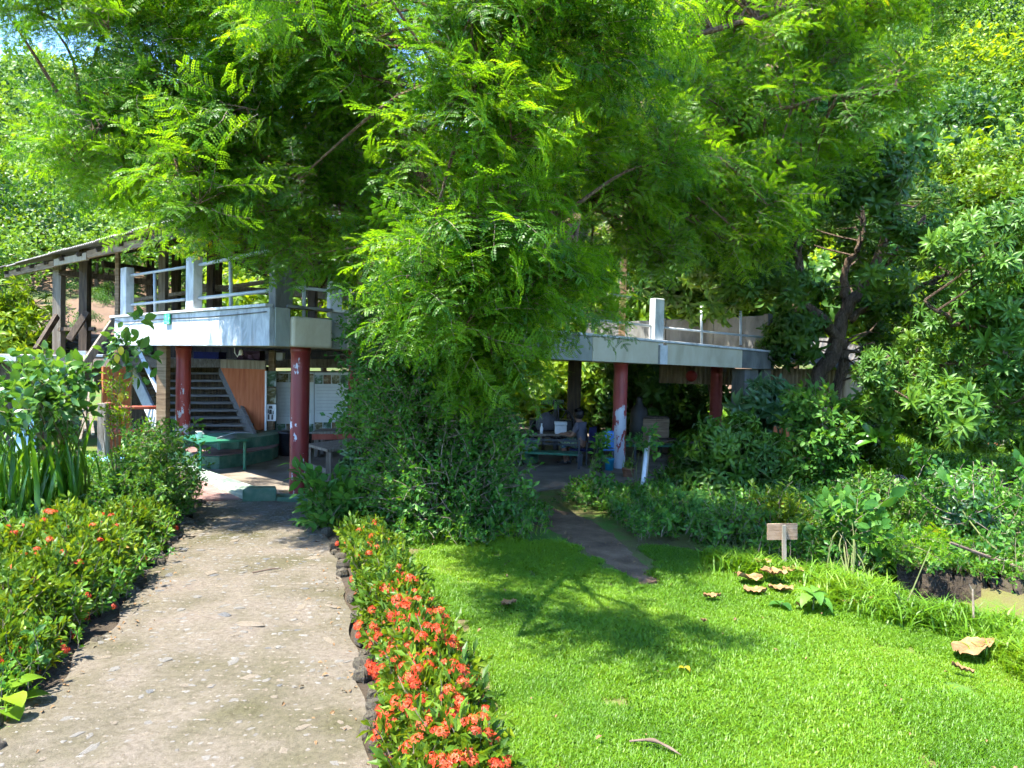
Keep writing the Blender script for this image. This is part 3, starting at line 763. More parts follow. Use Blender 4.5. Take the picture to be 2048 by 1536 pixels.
az = np.r_[rng.uniform(-.76, -.28, 950), rng.uniform(-.3, .4, 400), rng.uniform(.4, .76, 950)]; r_ = np.where(az < -.28, 56 + 158 * rng.random(n) ** .9, 46 + 165 * rng.random(n))
bare = (az < -.38) & (az > -.585) & (r_ < 63)
az, r_ = az[~bare], r_[~bare]
P = np.stack([r_ * np.sin(az), r_ * np.cos(az), zhill(r_ * np.sin(az), r_ * np.cos(az))], 1)
th = rng.uniform(0, 6.28, len(P))
tag(scatter('forest', P, np.c_[np.cos(th), np.sin(th), 0 * th], np.exp(rng.normal(.75, .28, len(P))) * np.clip(.75 + r_ / 260, .8, 1.5), S_FAR + S_FARL[:1]), 'green forest covering the hillside', 'forest', kind='stuff')
n = 200; az = rng.uniform(-.68, -.36, n); r_ = np.r_[rng.uniform(36, 48, 110), rng.uniform(48, 78, 90)]
P = np.stack([r_ * np.sin(az), r_ * np.cos(az), zhill(r_ * np.sin(az), r_ * np.cos(az))], 1); th = rng.uniform(0, 6.28, n)
tag(scatter('hillside_undergrowth', P, np.c_[np.cos(th), np.sin(th), 0 * th], rng.uniform(.2, .6, n), S_FAR), 'low scrub on the bare earth slope', 'scrub', kind='stuff')

# ------------------------------------------------------------------ trees
def smooth_path(pts, k=5):
    P = [np.asarray(p, float) for p in pts]; out = []
    for i in range(len(P) - 1):
        p0, p1, p2, p3 = P[max(i - 1, 0)], P[i], P[i + 1], P[min(i + 2, len(P) - 1)]
        for t in np.linspace(0, 1, k, endpoint=False):
            out.append(.5 * ((2 * p1) + (-p0 + p2) * t + (2 * p0 - 5 * p1 + 4 * p2 - p3) * t * t + (-p0 + 3 * p1 - 3 * p2 + p3) * t ** 3))
    out.append(P[-1])
    return out
def limb(mb, pts, r0, r1, n=9, wob=.02):
    sp = smooth_path(pts); k = len(sp)
    sp = [p + rv(wob) * (0 < i < k - 1) for i, p in enumerate(sp)]
    mb.tube(sp, [r0 + (r1 - r0) * i / (k - 1) * 1.0 for i in range(k)], n)
    return sp
def sample_px(poly, n):
    return sample_poly([np.array(p, float) for p in poly], n)
def clump_points(centres, radii, per, axis_xy, droop=-.25, out=.9, flat=.7):
    """spray positions and directions in loose clumps; sprays point away from the trunk and hang a little"""
    C = np.repeat(centres, per, 0); Rr = np.repeat(radii, per)
    off = rng.normal(0, 1, C.shape); off /= np.linalg.norm(off, axis=1, keepdims=True)
    off *= (rng.random(len(C)) ** .45 * Rr)[:, None]; off[:, 2] *= flat
    P = C + off
    d = np.c_[P[:, :2] - axis_xy, 0 * Rr]; d /= (np.linalg.norm(d, axis=1, keepdims=True) + 1e-6)
    o2 = off / (np.linalg.norm(off, axis=1, keepdims=True) + 1e-6)
    D = d * out + o2 * .7 + rng.normal(0, .35, P.shape); D[:, 2] = D[:, 2] * .5 + droop
    return P, D
def nearest(pts, c):
    P = np.array(pts); d = np.linalg.norm(P - c, axis=1) + .6 * np.clip(P[:, 2] - c[2], 0, 9)
    k = np.argsort(d)[:7]; return P[k[rng.integers(0, len(k))]]

base = gnd(958, 1022); base[1] = 8.9
t1 = thing('tree', 'large spreading tree with feathery bright green leaves in front of the pavilion', 'tree', base)
mb = MB(); sk = []
sk += limb(mb, [base + A(0, 0, -.1), pix(955, 930, 8.95), pix(968, 840, 9), pix(985, 720, 9), pix(975, 610, 9), pix(925, 480, 9)], .23, .15, 12)
mb.tube([base + A(0, 0, -.06), base + A(0, 0, .12)], [.36, .22], 12)
part('trunk', mb, M['barkr'], t1, True)
LIMBS = [
    ([pix(925, 480, 9), pix(850, 390, 9), pix(800, 290, 8.9), pix(755, 180, 8.8), pix(738, 60, 8.6), pix(700, -150, 8.4)], .135, .05),
    ([pix(945, 520, 9), pix(760, 440, 9.3), pix(670, 360, 9.4), pix(600, 235, 9.4), pix(540, 100, 9.2), pix(480, -120, 9)], .10, .035),
    ([pix(930, 490, 9), pix(965, 350, 8.8), pix(1010, 190, 8.4), pix(1045, 30, 8), pix(1060, -250, 7.6)], .12, .04),
    ([pix(950, 500, 9), pix(1060, 320, 9.1), pix(1130, 205, 9.2), pix(1200, 90, 9.4), pix(1270, -100, 9.6)], .115, .04),
    ([pix(975, 600, 9), pix(1090, 470, 9.3), pix(1180, 408, 9.6), pix(1300, 332, 10), pix(1440, 252, 10.4), pix(1560, 188, 10.8), pix(1680, 105, 11), pix(1800, 30, 11)], .085, .028),
    ([pix(1000, 200, 8.4), pix(980, 120, 7.4), pix(960, 100, 6.6), pix(950, 170, 5.9)], .06, .02),
    ([pix(690, 370, 9.4), pix(520, 310, 8.8), pix(340, 270, 8.2), pix(140, 265, 7.6)], .05, .014),
    ([pix(755, 180, 8.8), pix(560, 60, 8.2), pix(330, 40, 7.8), pix(120, 60, 7.4)], .06, .016),
    ([pix(1130, 205, 9.2), pix(1330, 90, 9.8), pix(1560, 20, 10.4), pix(1750, -80, 11)], .06, .02),
    ([pix(1440, 252, 10.4), pix(1560, 215, 10.2), pix(1700, 190, 10), pix(1800, 180, 10)], .03, .012),
    ([pix(1010, 190, 8.4), A(-.6, 6.6, 5.2), A(-1.3, 5.0, 4.6), A(-1.6, 3.6, 4.3)], .05, .015),  # limb out to the boughs added above the frame
    ([pix(1090, 470, 9.3), pix(1140, 420, 8.3), pix(1150, 470, 7.2), pix(1130, 560, 6.6)], .04, .012),
]
for pts, a, b in LIMBS:
    mb = MB(); sk += limb(mb, pts, a, b, 8); part('branch', mb, M['barkr'], t1, True)
cl, rad, per = [], [], []
def region(poly, d0, d1, n, r0=.28, r1=.5):
    q = sample_px(poly, n); d = rng.uniform(d0, d1, n)
    for (x, y), dd in zip(q, d):
        cl.append(pix(x, y, dd)); rad.append(rng.uniform(r0, r1))
# front, hanging towards the lawn
region([(830, -80), (1270, -80), (1250, 80), (1110, 200), (1060, 330), (1110, 400), (1110, 520), (1050, 620), (1040, 710), (980, 740), (930, 660), (830, 610), (840, 480), (880, 380), (820, 320), (800, 230)], 5.6, 6.9, 78, .22, .40)
region([(850, 640), (960, 620), (1080, 660), (1060, 760), (960, 790), (880, 740)], 6.8, 7.3, 17, .16, .26)
region([(690, 470), (880, 420), (1150, 460), (1150, 540), (1070, 640), (1000, 720), (880, 620), (700, 550)], 6.4, 7.6, 28, .2, .32)
region([(1140, 560), (1200, 520), (1230, 640), (1180, 720), (1120, 700)], 7.0, 7.8, 4, .14, .2)
# left
region([(-40, -110), (330, -110), (330, 60), (200, 60), (60, 30), (-40, 20)], 6.8, 7.6, 22, .14, .22)
region([(90, 250), (190, 220), (220, 330), (110, 320)], 6.6, 7.4, 6, .12, .18)
region([(300, -120), (760, -120), (760, 140), (620, 200), (480, 250), (420, 420), (330, 430), (270, 390), (240, 340), (210, 290), (240, 200), (300, 110)], 6.4, 8.4, 84, .22, .38)
region([(330, 120), (700, 60), (780, 140), (560, 250), (520, 430), (440, 480), (290, 470)], 7.2, 9.2, 26, .22, .4)
region([(560, 350), (760, 400), (840, 520), (760, 580), (600, 560), (540, 480), (420, 500), (330, 470), (420, 400)], 6.6, 8.6, 15, .18, .3)
region([(430, 220), (600, 180), (800, 200), (820, 400), (700, 430), (560, 420), (430, 330)], 7.6, 8.3, 32, .18, .3)
region([(1130, 400), (1260, 420), (1400, 400), (1400, 480), (1300, 530), (1160, 520)], 9.6, 10.8, 24, .22, .34)
for k in range(7):   # unseen boughs added above the frame for their shade on the lawn
    cl.append(A(rng.uniform(-1.6, -.5), rng.uniform(3.7, 4.6), rng.uniform(3.9, 4.5))); rad.append(rng.uniform(.25, .4))
region([(560, 130), (760, 120), (1060, 150), (1060, 420), (860, 430), (700, 360)], 9.4, 10.6, 44, .24, .38)
region([(400, -60), (780, -60), (780, 240), (560, 270), (420, 180)], 9.6, 10.8, 34, .24, .38)
# middle and upper, behind
region([(500, -220), (1400, -220), (1330, 60), (1180, 180), (820, 130), (640, 120)], 7.6, 10.2, 80, .3, .5)
region([(1050, 180), (1330, 60), (1400, 260), (1250, 420), (1090, 430)], 8.6, 10.2, 30, .25, .42)
# right, in the shade
region([(1270, -180), (1930, -180), (1890, 60), (1790, 230), (1700, 380), (1560, 470), (1430, 520), (1370, 440), (1290, 420), (1290, 200)], 9.9, 12.0, 132, .28, .46)
cl, rad = np.array(cl), np.array(rad)
scatter_clumps('crown', cl, rad, 21, S_TAM, .84, base[:2], t1)
mb = MB()
skA = np.array(sk)
for c, r_ in zip(cl, rad):
    q = nearest(skA, c); L = np.linalg.norm(c - q)
    if L > 3.2: q = c + (q - c) * (1.6 / L)
    mid = (q + c) / 2 + rv(.08) * min(L, 1) + A(0, 0, .10 * L)
    mb.tube(smooth_path([q, mid, c], 4), np.linspace(.018 + .006 * min(L, 2), .006, 9), 5)
    for k in range(4):
        e = c + nrm(rv()) * r_ * .9; mb.tube([c, (c + e) / 2 + rv(.03), e], [.006, .0045, .002], 3, 0, False)
o = part('twigs', mb, M['barkr'], t1); o['kind'] = 'stuff'

def simple_tree(name, label, base, top, crown_c, crown_r, n_cl, per, srcs, scl, trunk_r=.12, cat='tree', bark='bark', limbs=6, group=None, r_cl=(.35, .6), lean=(0, 0), droop=-.15, shell=.55):
    base = np.asarray(base, float); crown_c = np.asarray(crown_c, float); crown_r = np.asarray(crown_r, float)
    t = thing(name, label, cat, base, group)
    mb = MB(); top = np.asarray(top, float)
    sk = limb(mb, [base - A(0, 0, .1), base * .6 + top * .4 + A(lean[0], lean[1], 0), top], trunk_r, trunk_r * .55, 9)
    ends = []
    for k in range(limbs):
        d = nrm(rv() + A(0, 0, .4)); e = crown_c + d * crown_r * .7
        s0 = sk[rng.integers(len(sk) // 2, len(sk))]
        sk += limb(mb, [s0, (s0 + e) / 2 + rv(.12) + A(0, 0, .15), e], trunk_r * .42, trunk_r * .1, 6)
    part('trunk', mb, M[bark], t, True)
    d = rng.normal(0, 1, (n_cl, 3)); d /= np.linalg.norm(d, axis=1, keepdims=True)
    C = crown_c + d * crown_r * (shell + (1 - shell) * rng.random((n_cl, 1)))
    C = C[C[:, 2] > base[2] + .3]
    scatter_clumps('crown', C, rng.uniform(*r_cl, len(C)), per, srcs, scl, base[:2], t, droop, .6, .8)
    return t
# tree with the curved trunk beside the tin shed
b2 = pix(1600, 925, 13.3); b2[2] = 0
t2 = thing('curved_tree', 'tree with a thick curved forking trunk beside the ribbed shed', 'tree', b2)
mb = MB(); sk = []
sk += limb(mb, [b2 - A(0, 0, .1), pix(1605, 850, 13.3), pix(1630, 770, 13.3), pix(1668, 700, 13.2), pix(1692, 620, 13.1), pix(1735, 560, 13), pix(1775, 470, 12.8), pix(1800, 380, 12.6)], .19, .05, 12)
part('trunk', mb, M['bark'], t2, True)
for pts, a, b in [([pix(1650, 860, 13.4), pix(1675, 780, 13.4), pix(1690, 700, 13.2)], .11, .09),
                  ([pix(1690, 690, 13.2), pix(1645, 640, 13), pix(1600, 595, 12.8), pix(1605, 555, 12.7), pix(1590, 500, 12.7)], .10, .045),
                  ([pix(1695, 610, 13.1), pix(1690, 540, 13.2), pix(1728, 470, 13.2), pix(1720, 400, 13.2)], .08, .035),
                  ([pix(1700, 640, 13.1), pix(1760, 600, 12.9), pix(1850, 570, 12.6), pix(1930, 540, 12.3)], .07, .025),
                  ([pix(1735, 560, 13), pix(1790, 510, 12.6), pix(1850, 430, 12.4)], .06, .02),
                  ([pix(1600, 595, 12.8), pix(1540, 570, 12.6), pix(1470, 540, 12.4)], .045, .015)]:
    mb = MB(); sk += limb(mb, pts, a, b, 8); part('branch', mb, M['bark'], t2, True)
cl, rad = [], []
region([(1380, 400), (1560, 380), (1760, 330), (1900, 360), (1930, 500), (1860, 560), (1720, 520), (1640, 560), (1560, 600), (1440, 600), (1370, 520)], 11.6, 14.4, 44, .28, .46)
region([(1720, 560), (1900, 560), (1930, 700), (1850, 800), (1780, 700)], 11.2, 13.5, 12, .25, .4)
region([(1540, 640), (1640, 650), (1640, 720), (1560, 720)], 12.4, 13.6, 8, .25, .4)
region([(1640, 560), (1780, 560), (1800, 740), (1700, 800), (1690, 660)], 13.8, 14.6, 10, .2, .32)
scatter_clumps('crown', cl, rad, 22, S_MANGO, 1.0, b2[:2], t2, -.3)
mb = MB()
for c, r_ in zip(cl, rad):
    q = nearest(sk, c); mb.tube(smooth_path([q, (q + c) / 2 + rv(.1), c], 4), np.linspace(.022, .006, 9), 5)
o = part('twigs', mb, M['bark'], t2); o['kind'] = 'stuff'
# rosette-leaved tree leaning in from the right
b3 = A(7.4, 9.6, 0)
t3 = thing('rosette_tree', 'tree with rosettes of long glossy leaves reaching in over the mossy bank', 'tree', b3)
mb = MB(); sk = limb(mb, [b3 - A(0, 0, .1), A(7.3, 9.6, 1.2), A(7.1, 9.5, 2.4), A(6.9, 9.4, 3.6)], .2, .09, 10)
part('trunk', mb, M['bark'], t3, True)
for pts, a, b in [([A(7.3, 9.6, 1.3), pix(2040, 780, 9.3), pix(1960, 830, 9), pix(1880, 850, 8.8)], .06, .02), ([A(7.2, 9.5, 2.0), pix(2020, 640, 9.2), pix(1920, 650, 9), pix(1850, 600, 9)], .06, .02),
                  ([A(7.1, 9.5, 2.6), pix(2010, 500, 9.4), pix(1940, 430, 9.4)], .06, .02), ([A(7.3, 9.6, 1.7), pix(2030, 720, 9.4), pix(1900, 730, 9.6), pix(1780, 720, 10)], .05, .015)]:
    mb = MB(); sk += limb(mb, pts, a, b, 7); part('branch', mb, M['bark'], t3, True)
cl, rad = [], []
region([(1880, 470), (2120, 380), (2150, 900), (2000, 880), (1860, 880), (1830, 860), (1900, 760), (1870, 640), (1900, 560)], 8.2, 10.2, 46, .22, .38)
region([(1760, 700), (1880, 680), (1860, 800), (1790, 830), (1740, 790)], 9.4, 10.6, 10, .2, .34)
scatter_clumps('crown', cl, rad, 24, S_ROS, .6, b3[:2], t3, .25, .7)
mb = MB()
for c, r_ in zip(cl, rad):
    q = nearest(sk, c); mb.tube(smooth_path([q, (q + c) / 2 + rv(.08), c], 4), np.linspace(.018, .006, 9), 5)
o = part('twigs', mb, M['bark'], t3); o['kind'] = 'stuff'
# trees standing behind
def bgtree(label, px, py, d, rx, rz, n, per, srcs, s_, name='background_tree', tr=.12, **k):
    c = pix(px, py, d); b = A(c[0] + rng.normal(0, .1), c[1] + .2, 0)
    return simple_tree(name, label, b, c + A(0, 0, rz * .2), c, A(rx, rx, rz), n, per, srcs, s_, tr, **k)
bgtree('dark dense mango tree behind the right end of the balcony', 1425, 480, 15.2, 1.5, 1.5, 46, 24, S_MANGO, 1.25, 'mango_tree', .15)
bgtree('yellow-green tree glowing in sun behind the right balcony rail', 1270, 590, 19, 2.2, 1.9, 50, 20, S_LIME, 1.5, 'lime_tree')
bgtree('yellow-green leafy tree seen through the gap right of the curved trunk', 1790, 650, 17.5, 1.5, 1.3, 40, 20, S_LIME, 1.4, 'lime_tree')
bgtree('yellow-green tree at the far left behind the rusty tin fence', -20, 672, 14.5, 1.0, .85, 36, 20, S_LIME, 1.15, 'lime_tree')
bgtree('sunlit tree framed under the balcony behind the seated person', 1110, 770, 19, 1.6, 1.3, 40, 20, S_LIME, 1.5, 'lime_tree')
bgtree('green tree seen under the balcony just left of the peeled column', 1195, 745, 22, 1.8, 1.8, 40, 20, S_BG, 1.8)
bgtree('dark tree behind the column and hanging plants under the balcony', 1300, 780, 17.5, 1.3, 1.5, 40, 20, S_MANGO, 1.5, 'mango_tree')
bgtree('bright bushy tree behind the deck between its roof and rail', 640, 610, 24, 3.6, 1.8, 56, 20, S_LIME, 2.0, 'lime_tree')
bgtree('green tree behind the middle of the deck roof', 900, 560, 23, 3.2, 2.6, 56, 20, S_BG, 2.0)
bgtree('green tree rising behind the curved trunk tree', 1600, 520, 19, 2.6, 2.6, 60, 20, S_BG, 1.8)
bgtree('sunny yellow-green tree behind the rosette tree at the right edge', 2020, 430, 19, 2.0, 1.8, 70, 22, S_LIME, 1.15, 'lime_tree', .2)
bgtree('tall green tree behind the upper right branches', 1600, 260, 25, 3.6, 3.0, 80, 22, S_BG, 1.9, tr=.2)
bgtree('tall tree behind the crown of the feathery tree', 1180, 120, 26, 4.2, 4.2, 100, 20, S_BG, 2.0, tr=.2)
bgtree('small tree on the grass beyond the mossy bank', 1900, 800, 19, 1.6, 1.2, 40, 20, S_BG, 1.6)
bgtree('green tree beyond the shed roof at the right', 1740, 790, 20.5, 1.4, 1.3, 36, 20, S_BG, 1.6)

# ------------------------------------------------------------------ the pavilion
def PP(px, py, P, Q):
    """the point seen at a pixel on the upright plane through P and Q"""
    v = CM @ Vector(((px - 1024) / FPX, -(py - 768) / FPX, -1.0))
    e = np.array(Q[:2]) - np.array(P[:2]); n = A(-e[1], e[0]); k = (n @ np.array(P[:2])) / (n @ A(v.x, v.y))
    return A(v.x * k, v.y * k, v.z * k + EYE)
C0, Lp = pix(548, 655, 8.6), pix(237, 664, 12.4)
Rp = pix(1545, 715, 13.35)
zt = {'C': 2.25, 'L': 2.25, 'R': 1.95}; zb = {'C': 1.805, 'L': 1.80, 'R': 1.655}
eL, eR = nrm((Lp - C0) * A(1, 1, 0)), nrm((Rp - C0) * A(1, 1, 0))
oL, oR = A(-eL[1], eL[0], 0), A(eR[1], -eR[0], 0)        # outward
if oL @ C0 > 0: oL = -oL
if oR @ C0 > 0: oR = -oR
LL, RL = np.linalg.norm((Lp - C0)[:2]), np.linalg.norm((Rp - C0)[:2])
def zl(p, which, top): # height of fascia top or bottom at a point
    t = (np.array(p)[:2] - C0[:2]) @ (eL if which == 'L' else eR)[:2] / (LL if which == 'L' else RL)
    z = zt if top else zb
    return z['C'] + (z[which] - z['C']) * t
pav = thing('pavilion', 'raised concrete terrace pavilion on red columns with white rails and a tin roof', 'building', A(-1, 12, 0))
def strip(name, a, b, which, mat, thick=.06, off=0.0, zb_=None, zt_=None, parent=pav, bevel=.006):
    o_ = oL if which == 'L' else oR; a = np.array(a[:2]); b = np.array(b[:2]); o2 = o_[:2]
    p = [a + o2 * off, b + o2 * off, b + o2 * (off + thick), a + o2 * (off + thick)]
    h = [zl(q, which, False) + (zb_ or 0) for q in p]; g = [zl(q, which, True) + (zt_ or 0) for q in p]
    if zt_ is not None and zt_ < -5: g = [x + zt_ for x in g]
    mb = MB(); mb.prism(p, h, g); return part(name, mb, mat, parent, bevel=bevel)
eLp = lambda px: PP(px, 655, C0, Lp); eRp = lambda px: PP(px, 690, C0, Rp)
back1, back2 = Rp + A(-2.4, 3.4, 0), Lp + A(2.2, 3.4, 0)
mb = MB(); mb.prism([C0[:2], Rp[:2], back1[:2], back2[:2], Lp[:2]], [1.83, 1.70, 1.70, 1.83, 1.83], [2.08, 1.90, 1.95, 2.08, 2.08])
part('deck_slab', mb, M['cream'], pav)
for a, b, m in ((548.5, 449, 'whiteblue'), (448.5, 392, 'white'), (391.5, 237, 'white')):
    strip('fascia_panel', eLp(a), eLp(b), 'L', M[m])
strip('fascia_panel', C0 + oR * 0, eRp(577), 'R', M['greypanel'])
strip('fascia_box', eRp(577.5), eRp(657), 'R', M['cream'], .15, 0, 0, -.09, bevel=.03)
for a, b, m in ((657.5, 690, 'greypanel'), (690.5, 800, 'cream'), (800.5, 1180, 'greypanel'), (1180.5, 1312, 'cream'), (1328.5, 1480, 'cream'), (1480.5, 1545, 'concrete')):
    strip('fascia_panel', eRp(a), eRp(b), 'R', M[m])
mb = MB(); q0, q1 = eRp(1313), eRp(1328)
mb.prism([q0[:2], q1[:2], q1[:2] + oR[:2] * .09, q0[:2] + oR[:2] * .09], [zl(q, 'R', False) for q in (q0, q1, q1, q0)], [zl(q, 'R', True) - .04 for q in (q0, q1, q1, q0)])
part('pilaster', mb, M['white'], pav, bevel=.006)
def coping(a, b, which, mat):
    o2 = (oL if which == 'L' else oR)[:2]; a, b = a[:2], b[:2]
    p = [a - o2 * .10, b - o2 * .10, b + o2 * .10, a + o2 * .10]; z0 = [zl(q, which, True) + .003 for q in p]
    mb = MB(); mb.prism(p, z0, [z + .035 for z in z0]); part('coping', mb, mat, pav, bevel=.005)
coping(C0 + eL * .02, Lp + eL * .15, 'L', M['white']); coping(eRp(660), Rp, 'R', M['white']); coping(C0 + eR * .13, eRp(658), 'R', M['concrete'])
mb = MB(); mb.box(PP(347, 639, C0, Lp) + oL * .085, (.20, .02, .14), np.stack([eL, oL, A(0, 0, 1)], 1))
part('green_sticker', mb, M['signgreen'], pav)
mb = MB(); cb = [PP(x, y, C0, Lp) + oL * .075 for x, y in ((238, 641), (262, 645), (300, 642), (345, 638), (400, 636), (460, 632), (545, 624))]; mb.tube(smooth_path(cb, 4), .006, 5); part('cable', mb, M['black'], pav, True)
# columns
def column(px, pyb, d, mat, ztop, r=.111):
    b = pix(px, pyb, d); c = A(b[0], b[1], 0)
    mb = MB(); prof = [(r, 0)] + [(r * (1 + .012 * math.sin(k * 1.7)), .05 + (ztop - .14) * k / 12) for k in range(13)] + [(r * 1.06, ztop - .085), (r * 1.1, ztop - .06), (r * 1.1, ztop)]
    mb.lathe(c, prof, 24); return part('column', mb, mat, pav, True)
column(597, 995, 9.03, M['redcol'], 1.82)
column(365, 920, 11.9, M['redcol_l'], 1.82)
column(708, 900, 12.4, M['red'], 1.82)
column(1236, 942, 11.95, M['redcol_r'], 1.75)
column(1429, 890, 14.2, M['red'], 1.75)
mb = MB(); mb.box(pix(1488, 815, 13.25) * A(1, 1, 0) + A(0, 0, .82), (.36, .3, 1.68), np.stack([eR, -oR, A(0, 0, 1)], 1))
part('concrete_pier', mb, M['concrete'], pav, bevel=.02)
mb = MB(); mb.box(pix(1524, 815, 13.5) * A(1, 1, 0) + A(0, 0, .82), (.2, .2, 1.68), np.stack([eR, -oR, A(0, 0, 1)], 1))
part('concrete_pier', mb, M['concrete'], pav, bevel=.02)
# railing posts and pipes
def rail_post(px, w, h, which, mat, top=None, d=.13, inset=.0):
    P_, Q_ = (C0, Lp) if which == 'L' else (C0, Rp); e_ = eL if which == 'L' else eR; o_ = oL if which == 'L' else oR
    q = PP(px, 640, P_, Q_) - o_ * (.03 + inset); z0 = zl(q, which, True) - .05
    mb = MB(); rot = np.stack([e_, o_, A(0, 0, 1)], 1)
    mb.box(A(q[0], q[1], z0 + h / 2), (w, d, h), rot)
    return part('rail_post', mb, mat, pav, bevel=.012)
rail_post(250, .26, .86, 'L', M['white']); rail_post(383, .26, .82, 'L', M['white'])
mb = MB(); mb.box(C0 * A(1, 1, 0) + eL * .06 + eR * .10 + A(0, 0, 2.78), (.17, .22, 1.10), np.stack([eL, oL, A(0, 0, 1)], 1))
part('rail_post', mb, M['concrete'], pav, bevel=.012)
rail_post(670, .15, .42, 'R', M['white']); rail_post(1316, .2, .74, 'R', M['white'])
def pipe(name, pts, r, mat=M['steel']):
    mb = MB(); mb.tube(pts, r, 10); return part(name, mb, mat, pav, True)
pl = lambda px, py, o_=0: PP(px, py, C0 - oL * .05, Lp - oL * .05)
pr = lambda px, py: PP(px, py, C0 - oR * .05, Rp - oR * .05)
pipe('rail', [pl(250, 611), pl(370, 599)], .022); pipe('rail', [pl(250, 553), pl(372, 534)], .022)
pipe('rail', [pl(385, 598), pl(545, 581)], .024); pipe('rail', [pl(385, 533), pl(545, 500)], .024)
for px, y0, y1 in ((309.5, 545, 634), (461, 522, 624)): pipe('rail_stanchion', [pl(px, y0), pl(px + 1, y1)], .024)
zr = lambda t, h: C0 + eR * t * RL - oR * .05 + A(0, 0, -C0[2] + zt['C'] + (zt['R'] - zt['C']) * t + h)
pipe('rail', [zr(.02, .62), zr(.62, .66)], .02); pipe('rail', [zr(.02, .26), pr(1310, 653)], .02)
pipe('rail', [pr(1325, 655), pr(1540, 676)], .018)
for px, y0 in ((608, 560), (700, 575), (1403, 612), (1481, 622)): pipe('rail_stanchion', [pr(px, y0), pr(px, 690 if px > 1000 else 640)], .022)
# parapet wall at the far right end of the deck
wq = Rp + A(-.0, .0, 0); wd = nrm(A(-.57, .82, 0)); mb = MB()
nW = A(-wd[1], wd[0], 0)
rotW = np.stack([wd, nW, A(0, 0, 1)], 1)
for k in range(4):
    mb = MB(); mb.box(wq + wd * (.12 + .62 + k * 1.24) * A(1, 1, 0) + A(0, 0, -wq[2] + 2.28), (1.225, .08, .68), rotW); part('parapet_panel', mb, M['concrete'], pav, bevel=.008)
    mb = MB(); mb.box(wq + wd * (.12 + k * 1.24) + A(0, 0, -wq[2] + 2.29), (.10, .13, .72), rotW); part('parapet_post', mb, M['concrete'], pav, bevel=.008)
# tin roof, hipped at the near corner
B = A(-3.05, 8.45, 3.36); e1 = nrm(A(.767, .64, 0)); n1 = A(-e1[1], e1[0], 0); e2 = nrm(A(-.72, .69, 0)); n2 = A(e2[1], -e2[0], 0)
RISE, RUN, RISE2 = 2.75, 3.85, 1.15
roof = part('roof', MB().beam(B + n1 * RUN + e1 * 3.4 + A(0, 0, RISE + .02), B + n1 * RUN + e1 * 5.5 + A(0, 0, RISE + .02), .3, .05), M['tin'], pav)
def sheets(o_, e, n, length, tH, down=False, mats=('tin',), w=.78, RISE=RISE):
    S_ = nrm(n * RUN + A(0, 0, RISE)) * math.hypot(RUN, RISE); Ls = np.linalg.norm(S_); s_ = S_ / Ls; nn = np.cross(e, s_)
    if nn[2] < 0: nn = -nn
    t = 0
    while t < length - .1:
        t1_ = min(t + w + .05, length); mid = (t + t1_) / 2
        smax = Ls * min(1, max(mid / tH, .06)) if tH > 0 else Ls
        s0 = 0
        while s0 < smax - .05:
            s1 = min(s0 + 1.75, smax); mb = MB(); nu = 36; jz = rng.uniform(0, .02); v, f = [], []
            for r_, ss in ((0, s0 - .06), (1, s1 + .05)):
                for i in range(nu + 1):
                    u = t + (t1_ - t) * i / nu
                    v.append(o_ + e * u + s_ * ss + nn * (.035 + jz + .014 * math.sin(2 * math.pi * u / .085) + (.012 if r_ == 0 else 0)))
            f = [(i, i + 1, nu + 2 + i, nu + 1 + i) for i in range(nu)]
            mb.add(v, f); part('roof_sheet', mb, M[mats[rng.integers(0, len(mats))]], roof, True)
            s0 = s1
        t += w
def rafters(o_, e, n, length, tH, step=.95, RISE=RISE):
    S_ = nrm(n * RUN + A(0, 0, RISE)) * math.hypot(RUN, RISE); Ls = np.linalg.norm(S_); s_ = S_ / Ls
    t = .15
    while t < length:
        sm = min(1, t / tH) if tH > 0 else 1
        if sm > .1:
            mb = MB(); mb.beam(o_ + e * t - A(0, 0, .07), o_ + e * t + S_ * sm - A(0, 0, .055), .045, .07); part('rafter', mb, M['darkwood'], roof)
        t += step
    for k in range(1, 5):
        f = k / 5; t0 = tH * f if tH > 0 else 0
        if length - t0 > .4:
            mb = MB(); mb.beam(o_ + e * t0 + S_ * f - A(0, 0, .005), o_ + e * length + S_ * f - A(0, 0, .005), .05, .05); part('purlin', mb, M['darkwood'], roof)
sheets(B, e1, n1, 5.5, 3.4); rafters(B, e1, n1, 5.5, 3.4)
sheets(B, e2, n2, 10.9, 3.4, mats=('tinpale', 'tinpale', 'tin'), RISE=RISE2); rafters(B, e2, n2, 10.9, 3.4, RISE=RISE2)
ob1 = B + n1 * 2 * RUN; ob2 = B + n2 * 2 * RUN
sheets(ob1 + e1 * 3.5, e1, -n1, 2.0, 0); rafters(ob1 + e1 * 3.5, e1, -n1, 2.0, 0)
sheets(ob2 + e2 * 3.9, e2, -n2, 7.0, 0, RISE=RISE2); rafters(ob2 + e2 * 3.9, e2, -n2, 7.0, 0, RISE=RISE2)
for a, b, m in ((0, 3.0, 'darkwood'), (3.03, 5.6, 'woodx'), (5.63, 7.4, 'palewood'), (7.43, 10.9, 'woodx')):
    mb = MB(); mb.beam(B + e2 * a + n2 * .10 - A(0, 0, .10), B + e2 * b + n2 * .10 - A(0, 0, .08), .05, .12); part('eave_beam', mb, M[m], roof)
mb = MB(); mb.beam(B + e1 * .0 + n1 * .10 - A(0, 0, .10), B + e1 * 5.5 + n1 * .1 - A(0, 0, .10), .05, .15); part('eave_beam', mb, M['darkwood'], roof)
mb = MB(); mb.tube([B - n1 * .04 + A(0, 0, .0), B + e1 * 5.5 - n1 * .04], .045, 8); part('gutter', mb, pm('teal_gutter', [(.08, .26, .24), (.16, .36, .33)], 5), roof, True)
